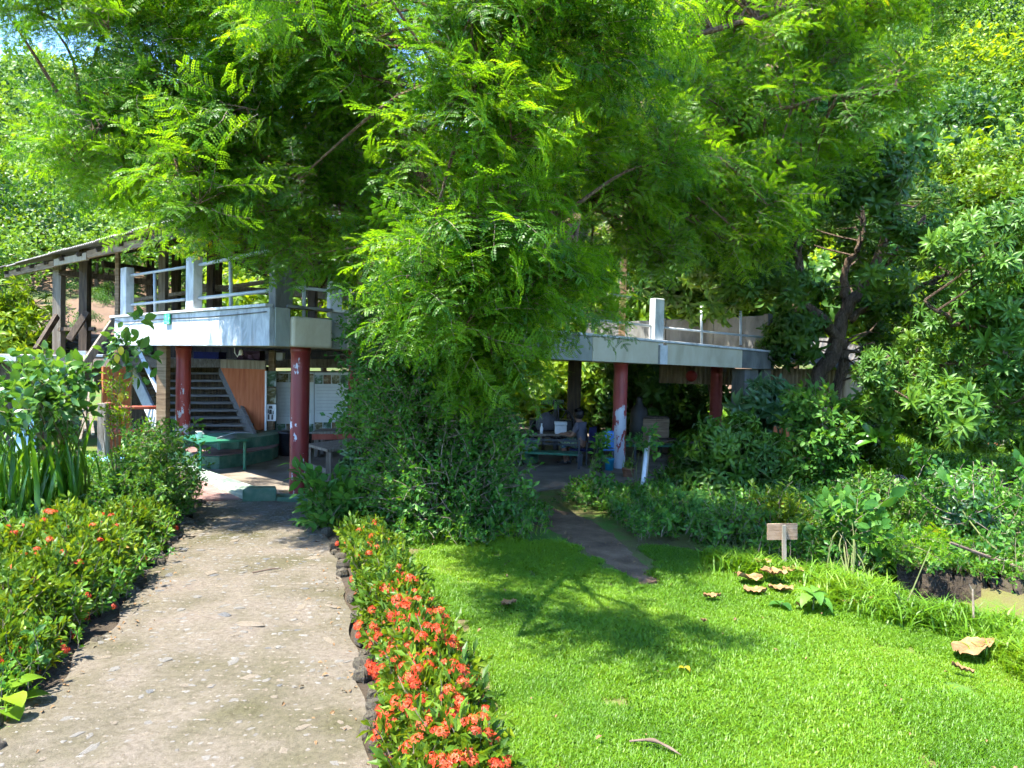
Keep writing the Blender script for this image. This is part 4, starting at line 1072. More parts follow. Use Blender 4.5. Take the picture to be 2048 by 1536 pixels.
mb = MB(); mb.beam(pix(1170, 520, 12.6), pix(1368, 486, 14.2), .06, .12); part('tie_beam', mb, M['darkwood'], roof)
# timber posts that carry the roof
PLZ = 1.62
def post(px, d, z0, z1, w=.11, mat='darkwood', lean=0):
    q = pix(px, 640, d); mb = MB(); mb.beam(A(q[0], q[1], z0), A(q[0] + lean, q[1], z1), w, w, (0, 1, 0)); return part('timber_post', mb, M[mat], pav, bevel=.006)
post(118, 14.2, PLZ - .3, 3.5, .16, 'wood'); post(170, 13.7, PLZ - .3, 3.55, .15); post(235, 12.75, 1.2, 3.5, .07, 'woodx')
post(326, 13.6, 1.5, 3.7, .13, 'wood'); post(300, 15, PLZ, 3.6, .11); post(352, 16.2, PLZ, 3.8, .15); post(421, 14, 2.0, 4.0, .12); post(436, 16, 1.9, 4, .12)
post(625, 11.4, 2.0, 4.1, .12); post(722, 12.2, 2.0, 4.3, .14); post(752, 14, 2.0, 4.4, .12); post(1244, 13.6, 1.95, 4.3, .11, 'woodx'); post(1427, 15.0, 1.95, 4.0, .12)
post(1152, 15.5, 0, 1.75, .26, 'darkwood'); post(328, 11.6, 0, 1.83, .15, 'woodx')
def bar(name, a, b, w, h, mat, parent=pav):
    mb = MB(); mb.beam(a, b, w, h, (0, .3, 1)); return part(name, mb, M[mat], parent, bevel=.004)
bar('brace', pix(114, 632, 14.0), pix(72, 700, 13.4), .07, .11, 'darkwood'); bar('brace', pix(174, 624, 13.5), pix(138, 680, 13.3), .07, .11, 'darkwood')
bar('brace', pix(233, 635, 12.7), pix(161, 742, 12.0), .06, .12, 'wood'); bar('cross_rail', pix(118, 659, 14.1), pix(190, 658, 13.6), .05, .07, 'darkwood')
bar('cross_rail', pix(118, 545, 14.1), pix(330, 568, 14.6), .05, .10, 'darkwood'); bar('cross_rail', pix(205, 528, 13), pix(330, 545, 14.5), .05, .10, 'darkwood')
bar('cross_rail', pix(255, 602, 14.5), pix(560, 560, 14), .05, .07, 'wood'); bar('cross_rail', pix(380, 572, 15), pix(760, 600, 14), .05, .12, 'wood')
bar('brace', pix(276, 694, 12.0), pix(321, 790, 11.7), .06, .07, 'steel')
# wooden platform behind, with its edge board, and the stair up to it
pz0 = pix(180, 722, 13.3); pz1 = pix(470, 724, 14.3)
mb = MB(); mb.prism([pix(60, 720, 13.0)[:2], pz0[:2], pz1[:2], pix(720, 724, 14.6)[:2], pix(760, 724, 18)[:2], pix(20, 720, 18)[:2]], PLZ - .12, PLZ - .02); part('platform', mb, M['wood'], pav)
bar('edge_board', pix(62, 723, 12.96), pix(185, 727, 13.2), .05, .22, 'wood'); bar('edge_board', pix(186, 727, 13.2), pix(470, 727, 14.2), .05, .16, 'wood'); bar('edge_board', pix(540, 727, 13.9), pix(710, 727, 14.4), .05, .16, 'wood')
stair = part('staircase', MB().beam(pix(508, 880, 12.35), pix(441, 735, 14.2), .05, .26, (0, 0, 1)), M['tread'], pav)
bar('stringer', pix(328, 878, 12.35), pix(262, 736, 14.2), .05, .24, 'steel', stair)
for i in range(9):
    f = i / 8; y = 866 + (747 - 866) * f; d = 12.4 + 1.8 * f
    a, b = pix(331 - 57 * f, y, d), pix(505 - 62 * f, y, d)
    mb = MB(); mb.beam(a + A(0, .12, 0), b + A(0, .12, 0), .27, .035); part('tread', mb, M['tread'], stair, bevel=.004)
    mb = MB(); mb.beam(a + A(.05, .25, -.075), b + A(-.05, .25, -.075), .02, .11); part('riser', mb, M['darkwood'], stair)
ppl = 12.95
q = [pix(441, 736, ppl), pix(531, 739, ppl), pix(531, 884, ppl), pix(512, 884, ppl)]
mb = MB(); th = A(0, .04, 0); mb.add(q + [p + th for p in q], [(3, 2, 1, 0), (4, 5, 6, 7), (0, 1, 5, 4), (1, 2, 6, 5), (2, 3, 7, 6), (3, 0, 4, 7)]); part('stair_side_panel', mb, M['orange'], pav)
mb = MB(); q = [pix(441, 719, ppl - .03), pix(531, 722, ppl - .03), pix(531, 739, ppl - .03), pix(441, 736, ppl - .03)]
mb.add(q + [p + th for p in q], [(3, 2, 1, 0), (4, 5, 6, 7), (0, 1, 5, 4), (1, 2, 6, 5), (2, 3, 7, 6), (3, 0, 4, 7)]); part('pale_board', mb, M['palewood'], pav)
bar('corner_strip', pix(532, 742, 12.9), pix(531, 876, 12.9), .03, .03, 'paper'); bar('timber_post', pix(545, 700, 13.1), pix(542, 885, 13.1), .10, .10, 'woodx')
for a, b, m in ((545, 572, 'tealgreen'), (572, 712, 'darkwood')):
    q = [pix(a, 742, 13.5), pix(b, 742, 13.5), pix(b, 905, 13.5), pix(a, 905, 13.5)]
    mb = MB(); mb.add(q + [p + th for p in q], [(3, 2, 1, 0), (4, 5, 6, 7), (0, 1, 5, 4), (1, 2, 6, 5), (2, 3, 7, 6), (3, 0, 4, 7)]); part('wall_or_filler_board', mb, M[m], pav)
for a, b in ((236, 330), (330, 430), (430, 545)):  # dark filler boards added behind the stair to shut out the bright outdoors
    q0, q1 = pix(a, 760, 15.2), pix(b, 760, 15.2); mb = MB(); mb.beam(A(q0[0], q0[1], .72), A(q1[0], q1[1], .72), .05, 1.5); part('wall_or_filler_board', mb, M['darkwood'], pav)
for a, b in ((236, 330), (330.5, 430), (430.5, 545), (545.5, 650), (650.5, 770)):  # dark strip added between platform and deck to block the daylight gap
    q0, q1 = pix(a, 710, 16.8), pix(b, 710, 16.8); mb = MB(); mb.beam(A(q0[0], q0[1], 1.72), A(q1[0], q1[1], 1.72), .04, .34); part('gap_filler_board', mb, M['darkwood'], pav)
# floor under the terrace, plinth and kerbs
FL = [gnd(*p)[:2] for p in [(330, 962), (372, 1004), (480, 1006), (640, 1006), (900, 1010), (1060, 985), (1120, 978), (1300, 962), (1450, 935), (1500, 915), (1450, 855), (1000, 850), (560, 868), (330, 905)]]
mb = MB(); mb.prism(FL, -.02, .035); part('floor', mb, M['floor'], pav)
mb = MB(); mb.prism([gnd(*p)[:2] for p in [(310, 950), (376, 1006), (480, 1006), (500, 992), (352, 935)]], .0, .042); part('red_floor', mb, M['redfloor'], pav)
mb = MB(); mb.prism([gnd(*p)[:2] for p in [(346, 940), (392, 944), (552, 1000), (486, 1006)]], 0, .085); part('green_kerb', mb, M['palegreen'], pav, bevel=.015)
mb = MB(); mb.prism([gnd(*p)[:2] for p in [(484, 1009), (553, 1007), (551, 1000), (497, 1000)]], 0, .17); part('kerb_block', mb, M['green'], pav, bevel=.015)
mb = MB(); mb.prism([gnd(*p)[:2] for p in [(553, 1008), (655, 1008), (655, 1000), (553, 1000)]], 0, .075); part('kerb_block', mb, M['green'], pav, bevel=.01)
arc = [pix(372, 905, 11.2), pix(395, 905, 10.75), pix(440, 905, 10.8), pix(500, 905, 11.3), pix(545, 905, 11.9), pix(556, 905, 12.3)]
bk = [pix(556, 905, 13.0), pix(330, 905, 13.0), pix(330, 905, 11.6)]
mb = MB(); mb.prism([p[:2] for p in arc + bk], 0, .22); part('plinth_step', mb, M['green'], pav, bevel=.01)
mb = MB(); mb.prism([(p * A(1, 1, 0) + A(0, .06, 0))[:2] for p in arc] + [p[:2] for p in bk], .22, .235); part('plinth_top', mb, M['redfloor'], pav)
mb = MB(); mb.prism([(p * A(1, 1, 0) + A(0, .75, 0))[:2] for p in arc] + [p[:2] + A(0, .02) for p in bk], .235, .40); part('plinth_step', mb, M['green'], pav, bevel=.01)
# right side under the terrace
def ribbed(name, a, b, z0, z1, mat, parent, pitch=.09, amp=.016):
    a, b = np.array(a), np.array(b); e = b - a; L = np.linalg.norm(e[:2]); n_ = A(-e[1], e[0], 0) / L; k = int(L / pitch) * 4; v = []
    for i in range(k + 1):
        p = a + e * i / k; w = amp * math.sin(2 * math.pi * i / 4 + .4)
        v += [A(p[0], p[1], z0) + n_ * w, A(p[0], p[1], z1) + n_ * w]
    mb = MB(); mb.add(v, [(2 * i, 2 * i + 2, 2 * i + 3, 2 * i + 1) for i in range(k)]); return part(name, mb, M[mat], parent)
ribbed('ribbed_board', pix(1318, 750, 15), pix(1470, 750, 14.6), 1.33, 1.72, 'tanboard', pav)
mb = MB(); c = pix(1383, 752, 14.6)
mb.lathe(c, [(.02, -.11), (.075, -.09), (.11, -.03), (.115, .02), (.09, .08), (.03, .11)], 14); single('red_lantern', mb, M['redpaint'], 'round red lantern hanging under the right end of the balcony', 'lantern', smooth=True)
mb = MB(); c = pix(1482, 724, 13.02); mb.box(c, (.08, .16, .07), np.stack([nrm(A(.5, -.8, -.2)), nrm(A(.8, .5, 0)), A(0, 0, 1)], 1)); cct = thing('security_camera', 'small white security camera on the concrete pier', 'camera', c)
mb = MB(); ax = nrm(A(-.75, -.62, -.2)); mb.tube([c - ax * .07, c + ax * .09], .032, 12); part('body', mb, M['offwhite'], cct, True)
mb = MB(); mb.tube([c + ax * .092, c + ax * .10], .024, 12); part('lens', mb, M['black'], cct, True)
mb = MB(); mb.box(c + A(.06, .03, .04), (.10, .04, .14)); part('bracket', mb, M['offwhite'], cct)
# ribbed shed on the right
sh = thing('ribbed_shed', 'tan ribbed sheet shed behind the curved tree trunk', 'shed', pix(1600, 800, 15.2) * A(1, 1, 0))
ribbed('front_wall', pix(1535, 800, 14.4), pix(1690, 800, 14.9), .55, 1.68, 'tanboard', sh)
mb = MB(); a, b = pix(1535, 800, 14.42), pix(1690, 800, 14.92); mb.beam(A(a[0], a[1], .28), A(b[0], b[1], .28), .05, .56); part('lower_wall', mb, M['orange'], sh)
ribbed('side_wall', pix(1690, 800, 14.9), pix(1760, 800, 18), .0, 1.6, 'tanboard', sh)
ra, rb = pix(1528, 718, 14.0), pix(1725, 742, 14.6); rc, rd = pix(1760, 690, 18), pix(1540, 670, 18)
mb = MB(); k = 80; v = []
for i in range(k + 1):
    f = i / k; w = A(0, 0, .018 * math.sin(i * math.pi / 2 + .3)); v += [ra + (rb - ra) * f + w, rd + (rc - rd) * f + A(0, 0, .3) + w]
mb.add(v, [(2 * i, 2 * i + 2, 2 * i + 3, 2 * i + 1) for i in range(k)]); part('roof', mb, M['tin'], sh)
# tin fence, small shed and red rail on the left
fn = thing('tin_fence', 'rusty corrugated tin fence behind the timber posts', 'fence', pix(130, 690, 15.5) * A(1, 1, 0))
def hcorr(a, b, z0, z1, mat, parent):
    k = int((z1 - z0) / .02); v = []; e = np.array(b) - np.array(a); n_ = nrm(A(-e[1], e[0], 0))
    for i in range(k + 1):
        w = .014 * math.sin(i * math.pi / 2 + .3); z = z0 + (z1 - z0) * i / k
        v += [A(a[0], a[1], z) + n_ * w, A(b[0], b[1], z) + n_ * w]
    mb = MB(); mb.add(v, [(2 * i, 2 * i + 1, 2 * i + 3, 2 * i + 2) for i in range(k)]); part('tin_sheet', mb, M[mat], parent)
for a, b, m in ((30, 63, 'rust'), (63, 120, 'tin'), (120, 180, 'tin'), (180, 236, 'tin')): hcorr(pix(a, 690, 15.5), pix(b + 1, 690, 15.5), .9, 2.05, m, fn)
for a, b in ((380, 470), (470, 560), (560, 650), (650, 740)): hcorr(pix(a, 610, 16.5), pix(b + 1, 610, 16.5), 1.95, 2.55, 'tin', fn)
ls = thing('small_shed', 'low shed with pale blue door and white slab roof at the left edge', 'shed', pix(30, 800, 11.0) * A(1, 1, 0))
a, b = pix(-40, 760, 10.9), pix(86, 760, 10.9)
mb = MB(); mb.beam(A(a[0], a[1], .75), A(b[0], b[1], .75), .08, 1.5); part('wall', mb, M['darkwood'], ls)
mb = MB(); mb.prism([(a[0] - .2, a[1] - .35), (pix(36, 700, 10.6)[0], a[1] - .35), (pix(36, 700, 10.6)[0], a[1] + 1.5), (a[0] - .2, a[1] + 1.5)], 1.53, 1.62); part('slab_roof', mb, M['white'], ls)
for px in (39, 62):
    c = pix(px, 770, 10.82); mb = MB(); mb.box(A(c[0], c[1], .80), (.155, .03, 1.2)); part('door', mb, M['bluedoor'], ls, bevel=.006)
fr = thing('red_rail_fence', 'red painted rail between timber posts left of the staircase', 'fence', pix(210, 900, 11.3) * A(1, 1, 0))
for px, m, w in ((207, 'wood', .13), (218, 'redwood', .10)):
    c = pix(px, 850, 11.3 if px == 207 else 11.45); mb = MB(); mb.box(A(c[0], c[1], .46), (w, .12, .92)); part('fence_post', mb, M[m], fr, bevel=.008)
for y in (815, 861):
    mb = MB(); mb.tube([pix(205, y, 11.3), pix(322, y, 11.7)], .028, 8); part('rail', mb, M['redwood'], fr, True)
mb = MB(); q = [pix(205, 700, 12.2), pix(262, 700, 12.6)]; mb.beam(A(q[0][0], q[0][1], .75), A(q[1][0], q[1][1], .75), .05, 1.4); part('side_board', mb, M['orange'], fr)

# ------------------------------------------------------------------ things under and around the pavilion
def legs(t, pts, top, w, mat):
    for p in pts:
        mb = MB(); mb.beam(A(p[0], p[1], .03), A(p[0], p[1], top), w, w, (0, 1, 0)); part('leg', mb, M[mat], t)
# green table by the steps
a, b, c, d = pix(362, 880, 11.0), pix(440, 876, 11.5), pix(497, 881, 10.75), pix(398, 892, 10.2)
tb = thing('green_table', 'low green table with thin legs in front of the staircase', 'table', A(*((a + c) / 2)[:2], 0)); tz = .49
mb = MB(); mb.prism([p[:2] for p in (a, b, c, d)], tz - .035, tz); part('table_top', mb, M['tealgreen'], tb, bevel=.005)
cc = (a + b + c + d) / 4
legs(tb, [p * .9 + cc * .1 for p in (a, b, c, d)], tz - .036, .035, 'tealgreen')
q = pix(398, 879, 10.75); mb = MB(); mb.lathe(A(q[0], q[1], tz + .002), [(.045, 0), (.045, .085), (.047, .09)], 16); mb.tube([A(q[0], q[1], tz + .07) + A(.04, 0, 0), A(q[0], q[1], tz + .06) + A(.075, 0, 0), A(q[0], q[1], tz + .03) + A(.045, 0, 0)], .007, 6)
single('mug', mb, M['paper'], 'pale mug standing on the green table', 'mug', smooth=True)
q = pix(455, 880, 10.75); mb = MB()
for k in range(7):
    f = k / 6; mb.quad(A(q[0] - .13, q[1] - .1, tz + .003 + .002 * k), A(q[0] + .08, q[1] - .1, tz + .005 + .012 * k), A(q[0] + .10, q[1] + .12, tz + .006 + .014 * k), A(q[0] - .13, q[1] + .1, tz + .003 + .002 * k))
single('newspaper', mb, M['paper'], 'sheets of white paper lying on the green table', 'paper')
# timber bench table near the front column
a, b, c, d = pix(613, 897, 10.6), pix(655, 903, 10.0), pix(800, 897, 11.2), pix(745, 884, 11.9)
tb = thing('wooden_table', 'weathered wooden table right of the front red column', 'table', A(*((a + c) / 2)[:2], 0)); tz = .46
for k in range(4):
    f0, f1 = k / 4 + .004, (k + 1) / 4 - .004
    mb = MB(); mb.prism([(a + (b - a) * f0)[:2], (a + (b - a) * f1)[:2], (d + (c - d) * f1)[:2], (d + (c - d) * f0)[:2]], tz - .04, tz); part('plank', mb, M['wood'], tb, bevel=.004)
cc = (a + b + c + d) / 4
for p in (a, b, c, d):
    p = p * .94 + cc * .06; mb = MB(); mb.beam(A(p[0], p[1], .035), A(p[0], p[1], tz - .042), .07, .07, (0, 1, 0)); part('leg', mb, M['wood'], tb, bevel=.004)
for p, q in ((a, b), (c, d), (b, c)):
    p, q = p * .94 + cc * .06, q * .94 + cc * .06; mb = MB(); mb.beam(A(p[0], p[1], .15), A(q[0], q[1], .15), .03, .07); part('stretcher', mb, M['wood'], tb)
tb = thing('long_table', 'reddish brown long table behind the weathered wooden table', 'table', pix(690, 900, 12.4) * A(1, 1, 0))
a, b = pix(632, 880, 12.6), pix(800, 876, 13.0); mb = MB(); mb.prism([(a[0], a[1] - .28), (b[0], b[1] - .28), (b[0], b[1] + .28), (a[0], a[1] + .28)], .42, .46); part('table_top', mb, M['wood'], tb)
mb = MB(); mb.beam(A(a[0], a[1] - .26, .37), A(b[0], b[1] - .26, .37), .03, .09); part('apron', mb, M['redwood'], tb)
legs(tb, [a + A(.06, -.2, 0), a + A(.06, .2, 0), b + A(-.06, .2, 0), b + A(-.06, -.2, 0)], .418, .06, 'wood')
q = pix(577, 895, 12.5); mb = MB(); mb.lathe(A(q[0], q[1], .036), [(.13, 0), (.15, .10), (.165, .36), (.18, .37), (.18, .40), (.10, .42)], 18); single('black_bin', mb, M['black'], 'black plastic bin behind the front red column', 'bin', smooth=True)
# banners and pictures on the wall behind the column
def board(name, label, x0, x1, y0, y1, d, mat, cat='banner', photos=(), lines=0, group=None):
    q = [pix(x0, y1, d), pix(x1, y1, d), pix(x1, y0, d), pix(x0, y0, d)]; t = thing(name, label, cat, q[0], group); th = A(0, .012, 0)
    mb = MB(); mb.add(q + [p + th for p in q], [(0, 1, 2, 3), (7, 6, 5, 4), (0, 4, 5, 1), (1, 5, 6, 2), (2, 6, 7, 3), (3, 7, 4, 0)]); part('sheet', mb, mat, t)
    for i, (u0, u1, v0, v1, m) in enumerate(photos):
        f = lambda u, v: q[3] + (q[2] - q[3]) * u + (q[0] - q[3]) * v - A(0, .003, 0)
        mb = MB(); mb.quad(f(u0, v1), f(u1, v1), f(u1, v0), f(u0, v0)); part('picture', mb, m, t)
    if lines:
        mb = MB()
        for k in range(lines):
            v = .24 + .50 * k / lines; u1 = rng.uniform(.8, .93)
            f = lambda u, v: q[3] + (q[2] - q[3]) * u + (q[0] - q[3]) * v - A(0, .003, 0)
            mb.quad(f(.06, v + .005), f(u1, v + .005), f(u1, v), f(.06, v))
        o = part('text_lines', mb, pm('grey_print', [(.20, .21, .2), (.3, .3, .29)], 30), t); o['kind'] = 'stuff'
    return t
ph = [pm('landscape_print_%d' % k, [(.34, a_), (.48, b_), (.62, c_)], 7, 6, .6, .05, warp=.8) for k, (a_, b_, c_) in enumerate([((.02, .025, .012), (.12, .10, .03), (.35, .36, .30)), ((.015, .03, .02), (.06, .12, .05), (.3, .34, .35)), ((.03, .015, .008), (.14, .08, .03), (.30, .26, .18))])]
def strip_photos(n, v0, v1, s_=0): return [(i / n + .01, (i + 1) / n - .01, v0, v1, ph[(i + s_) % 3]) for i in range(n)]
M['banner'] = pm('pale_vinyl', [(.38, .40, .37), (.48, .50, .47)], 3, rough=.6, bump=.3, bscale=5)
board('text_banner', 'white banner of small text lines and photo strips left of the front column', 553, 628, 745, 867, 13.3, M['banner'], photos=strip_photos(3, .02, .16) + strip_photos(4, .84, .98, 1), lines=22)
board('text_banner', 'white banner with photo strips right of the front column', 629, 697, 745, 865, 13.3, M['banner'], photos=strip_photos(4, .04, .19, 1) + strip_photos(4, .83, .98), lines=9)
board('wall_picture', 'dark landscape picture at the top of the wall beside the orange panel', 530, 552, 742, 773, 13.0, ph[1], 'picture')
board('wall_picture', 'yellowish landscape picture in the middle beside the orange panel', 530, 552, 776, 807, 13.0, ph[0], 'picture')
t = board('wall_picture', 'white picture with a small dark figure beside the orange panel', 530, 552, 809, 842, 13.0, M['paper'], 'picture')
mb = MB(); c = pix(541, 826, 12.985)
for dx, dz, w, h in ((0, .10, .07, .05), (.0, .02, .05, .08), (-.04, .03, .02, .07), (.045, .01, .02, .06), (-.03, -.07, .03, .09), (.03, -.07, .03, .09)): mb.quad(c + A(dx - w / 2, 0, dz - h / 2), c + A(dx + w / 2, 0, dz - h / 2), c + A(dx + w / 2 * .8, 0, dz + h / 2), c + A(dx - w / 2 * .8, 0, dz + h / 2))
part('figure_print', mb, M['black'], t)
# odds and ends on the platform
def crate(name, label, px, py, d, sx, sy, sz, mat, cat, rz=0.0):
    c = pix(px, py, d); mb = MB(); r_ = np.array(Euler((0, 0, rz)).to_matrix()); z0 = PLZ - .018
    mb.box(A(c[0], c[1], z0 + .012), (sx, sy, .02), r_)
    for ux, uy, w, dd in ((-1, 0, .015, sy), (1, 0, .015, sy), (0, -1, sx - .03, .015), (0, 1, sx - .03, .015)):
        mb.box(A(c[0], c[1], z0 + sz / 2 + .01) + r_ @ A(ux * (sx / 2 - .0075), uy * (sy / 2 - .0075), 0), (w, dd, sz), r_)
    mb.box(A(c[0], c[1], z0 + sz + .005), (sx + .01, sy + .01, .012), r_)
    return single(name, mb, M[mat], label, cat)
crate('purple_box', 'purple plastic box on the platform above the orange panel', 502, 712, 14.0, .42, .3, .16, 'purple', 'box')
crate('white_box', 'white carton on the platform between the dark timber posts', 160, 710, 13.35, .20, .14, .085, 'paper', 'box', .3)
crate('white_carton', 'flat white carton lying on the platform beside the slanting brace', 196, 714, 13.4, .22, .2, .03, 'paper', 'box', .2)
crate('pale_bucket_box', 'pale box on the platform left of the front column', 559, 706, 14.0, .16, .14, .14, 'offwhite', 'box')
crate('blue_box', 'dark blue box on the platform behind the left red column', 420, 712, 14.4, .5, .3, .12, 'navy', 'box', -.1)
crate('dark_box', 'dark box on the platform right of the front column', 660, 712, 14.5, .6, .3, .08, 'blackiron', 'box')
lp = pix(475, 700, 9.9); t = thing('hanging_hook_lamp', 'small cream hook lamp hanging under the balcony edge', 'lamp', lp)
mb = MB(); mb.tube([lp + A(-.04, 0, .05), lp + A(-.035, 0, -.04), lp + A(0, 0, -.09), lp + A(.03, 0, -.03)], .008, 6); part('hook', mb, M['cream'], t, True)
mb = MB(); mb.lathe(lp + A(.045, 0, -.06), [(.01, .07), (.025, .055), (.03, .0), (.02, -.01)], 12); part('lamp_shade', mb, M['cream'], t, True)
mb = MB(); v, f = [], []
for i in range(13):
    for j in range(7): q = pix(165 + 8 * i, 890, 10.9 + .1 * j); v.append((q[0], q[1], .05 + .05 * abs(math.sin(i * 1.3 + j)) + rng.uniform(0, .03)))
f = [(i * 7 + j, i * 7 + j + 1, (i + 1) * 7 + j + 1, (i + 1) * 7 + j) for i in range(12) for j in range(6)]
mb.add(v, f); single('blue_tarpaulin', mb, M['tarp'], 'crumpled light blue tarpaulin on the ground below the red rail', 'tarpaulin', smooth=True)
for k, (x0, y0, x1, y1) in enumerate(((158, 742, 172, 860), (172, 775, 186, 868), (186, 760, 160, 880))):
    mb = MB(); mb.beam(pix(x0, y0, 11.9), pix(x1, y1, 11.2), .04, .05); single('leaning_plank', mb, M['wood'], ['thin grey plank leaning left of the red rail, behind the shrub', 'second grey plank leaning beside the red rail', 'reddish plank crossing the others left of the red rail'][k], 'plank', 'planks leaning by the red rail')

# bench, table, machine, chair and person on the right
bn = thing('green_bench', 'dark bench with green seat and low back rails near the seated person', 'bench', pix(1100, 930, 11.8) * A(1, 1, 0))
a, b = pix(1030, 925, 11.9), pix(1158, 925, 11.7); e_ = nrm((b - a) * A(1, 1, 0)); n_ = A(-e_[1], e_[0], 0)
mb = MB(); mb.prism([(a)[:2], b[:2], (b + n_ * .34)[:2], (a + n_ * .34)[:2]], .235, .265); part('seat', mb, M['tealgreen'], bn)
for p in (a, b, a + n_ * .33, b + n_ * .33): mb = MB(); mb.beam(A(p[0], p[1], .035), A(p[0], p[1], .234), .035, .035, (0, 1, 0)); part('leg', mb, M['darksteel'], bn)
for z in (.41, .47): mb = MB(); mb.beam(a * A(1, 1, 0) + n_ * -.02 + A(0, 0, z), b * A(1, 1, 0) + n_ * -.02 + A(0, 0, z), .02, .03); part('back_rail', mb, M['darksteel'], bn)
for p in (a, b): mb = MB(); mb.beam(p * A(1, 1, 0) - n_ * .045 + A(0, 0, .035), p * A(1, 1, 0) - n_ * .06 + A(0, 0, .50), .03, .03, (0, 1, 0)); part('back_post', mb, M['darksteel'], bn)
wt = thing('work_table', 'dark plank work table behind the green bench', 'table', pix(1085, 900, 12.9) * A(1, 1, 0))
a, b = pix(1020, 880, 12.7), pix(1152, 880, 12.7); TZ = .47
for k in range(3): mb = MB(); mb.prism([(a[0], a[1] + k * .2), (b[0], b[1] + k * .2), (b[0], b[1] + k * .2 + .192), (a[0], a[1] + k * .2 + .192)], TZ - .03, TZ); part('plank', mb, M['wood'], wt)
legs(wt, [a + A(.05, .05, 0), b + A(-.05, .05, 0), b + A(-.05, .5, 0), a + A(.05, .5, 0)], TZ - .031, .05, 'darkwood')
c = pix(1121, 862, 12.85); t = thing('white_cool_box', 'pale grey box with a lid on the work table', 'box', A(c[0], c[1], TZ))
mb = MB(); mb.box(A(c[0], c[1], TZ + .075), (.20, .16, .145)); part('body', mb, M['offwhite'], t, bevel=.012)
mb = MB(); mb.box(A(c[0], c[1], TZ + .18), (.215, .175, .06)); part('lid', mb, M['offwhite'], t, bevel=.012)
c = pix(1083, 866, 12.8); mb = MB(); mb.lathe(A(c[0], c[1], TZ + .001), [(.026, 0), (.028, .09), (.012, .13), (.011, .155), (.014, .157), (.014, .175)], 12); single('clear_bottle', mb, M['offwhite'], 'pale bottle on the work table left of the grey box', 'bottle', smooth=True)
mb = MB(); c = pix(1146, 872, 12.75)
v, f = [], []
for i in range(7):
    for j in range(6): v.append((c[0] - .12 + .04 * i, c[1] - .02 + .05 * j, TZ + .02 + .05 * rng.random() * (1 - abs(i - 3) / 4)))
mb.add(v, [(i * 6 + j, (i + 1) * 6 + j, (i + 1) * 6 + j + 1, i * 6 + j + 1) for i in range(6) for j in range(5)])
single('folded_cloth', mb, pm('bright_patchwork', [(.36, (.25, .03, .04)), (.46, (.6, .6, .58)), (.55, (.45, .4, .05)), (.64, (.03, .05, .2))], 18, 2, .9, .2), 'heap of bright patterned cloth on the end of the work table', 'cloth')
mc = thing('iron_machine', 'old black iron machine with a spoked flywheel behind the work table', 'machine', pix(1105, 900, 14.2) * A(1, 1, 0))
w0 = pix(1117, 848, 14.2); mb = MB(); Rw = .29
mb.tube([w0 + A(math.cos(k * .2618), .1 * math.cos(k * .2618), math.sin(k * .2618)) * Rw for k in range(25)], .022, 6, 0, False); fw = part('flywheel', mb, M['blackiron'], mc, True)
for k in range(6): an = k * math.pi / 3; mb = MB(); mb.tube([w0, w0 + A(math.cos(an), .1 * math.cos(an), math.sin(an)) * Rw], .012, 5); part('spoke', mb, M['blackiron'], fw)
mb = MB(); mb.beam(pix(1112, 800, 14.1), pix(1112, 850, 14.1) * A(1, 1, 0) + A(0, 0, .05), .09, .07, (0, 1, 0)); part('upright', mb, M['blackiron'], mc)
mb = MB(); mb.beam(pix(1082, 805, 14.1), pix(1128, 803, 14.1), .08, .08); part('head_bar', mb, M['blackiron'], mc, bevel=.01)
mb = MB(); mb.tube([pix(1116, 803, 14.0), pix(1117, 848, 14.0)], .02, 6); part('crank_rod', mb, M['blackiron'], mc)
mb = MB(); q = pix(1090, 850, 14.2); mb.prism([(q[0] - .3, q[1] - .2), (q[0] + .5, q[1] - .2), (q[0] + .5, q[1] + .2), (q[0] - .3, q[1] + .2)], .40, .62); part('bed', mb, M['blackiron'], mc, bevel=.02)
legs(mc, [q + A(-.26, -.16, 0), q + A(.46, -.16, 0), q + A(.46, .16, 0), q + A(-.26, .16, 0)], .40, .06, 'blackiron')
sk_c = pix(1093, 838, 13.6); mb = MB()
mb.lathe(A(sk_c[0], sk_c[1], .47), [(.17, 0), (.20, .08), (.18, .18), (.11, .27), (.05, .31)], 14); single('cloth_bundle', mb, M['greycloth'], 'dark grey cloth bundle beside the iron machine', 'bundle', smooth=True)
# person on a navy chair, back to the viewer
hip = A(1.19, 12.28, .37); fw_ = nrm(A(-.88, .45, 0)); sd_ = A(-fw_[1], fw_[0], 0)
ch = thing('navy_chair', 'navy blue chair under the seated person', 'chair', hip * A(1, 1, 0))
rC = np.stack([fw_, sd_, A(0, 0, 1)], 1)
mb = MB(); mb.box(hip * A(1, 1, 0) + fw_ * .03 + A(0, 0, .275), (.30, .32, .03), rC); part('seat', mb, M['navy'], ch, bevel=.01)
mb = MB(); mb.box(hip * A(1, 1, 0) - fw_ * .165 + A(0, 0, .53), (.025, .31, .26), rC); part('backrest', mb, M['navy'], ch, bevel=.012)
for u, w in ((-.12, -.14), (-.12, .14), (.16, -.14), (.16, .14)):
    p = hip * A(1, 1, 0) + fw_ * u + sd_ * w; mb = MB(); mb.tube([A(p[0], p[1], .036), A(p[0], p[1], .42 if u < 0 else .262)], .012, 6); part('leg', mb, M['darksteel'], ch)
per = thing('person', 'person in grey shirt and patterned skirt seated at the work table', 'person', hip * A(1, 1, 0))
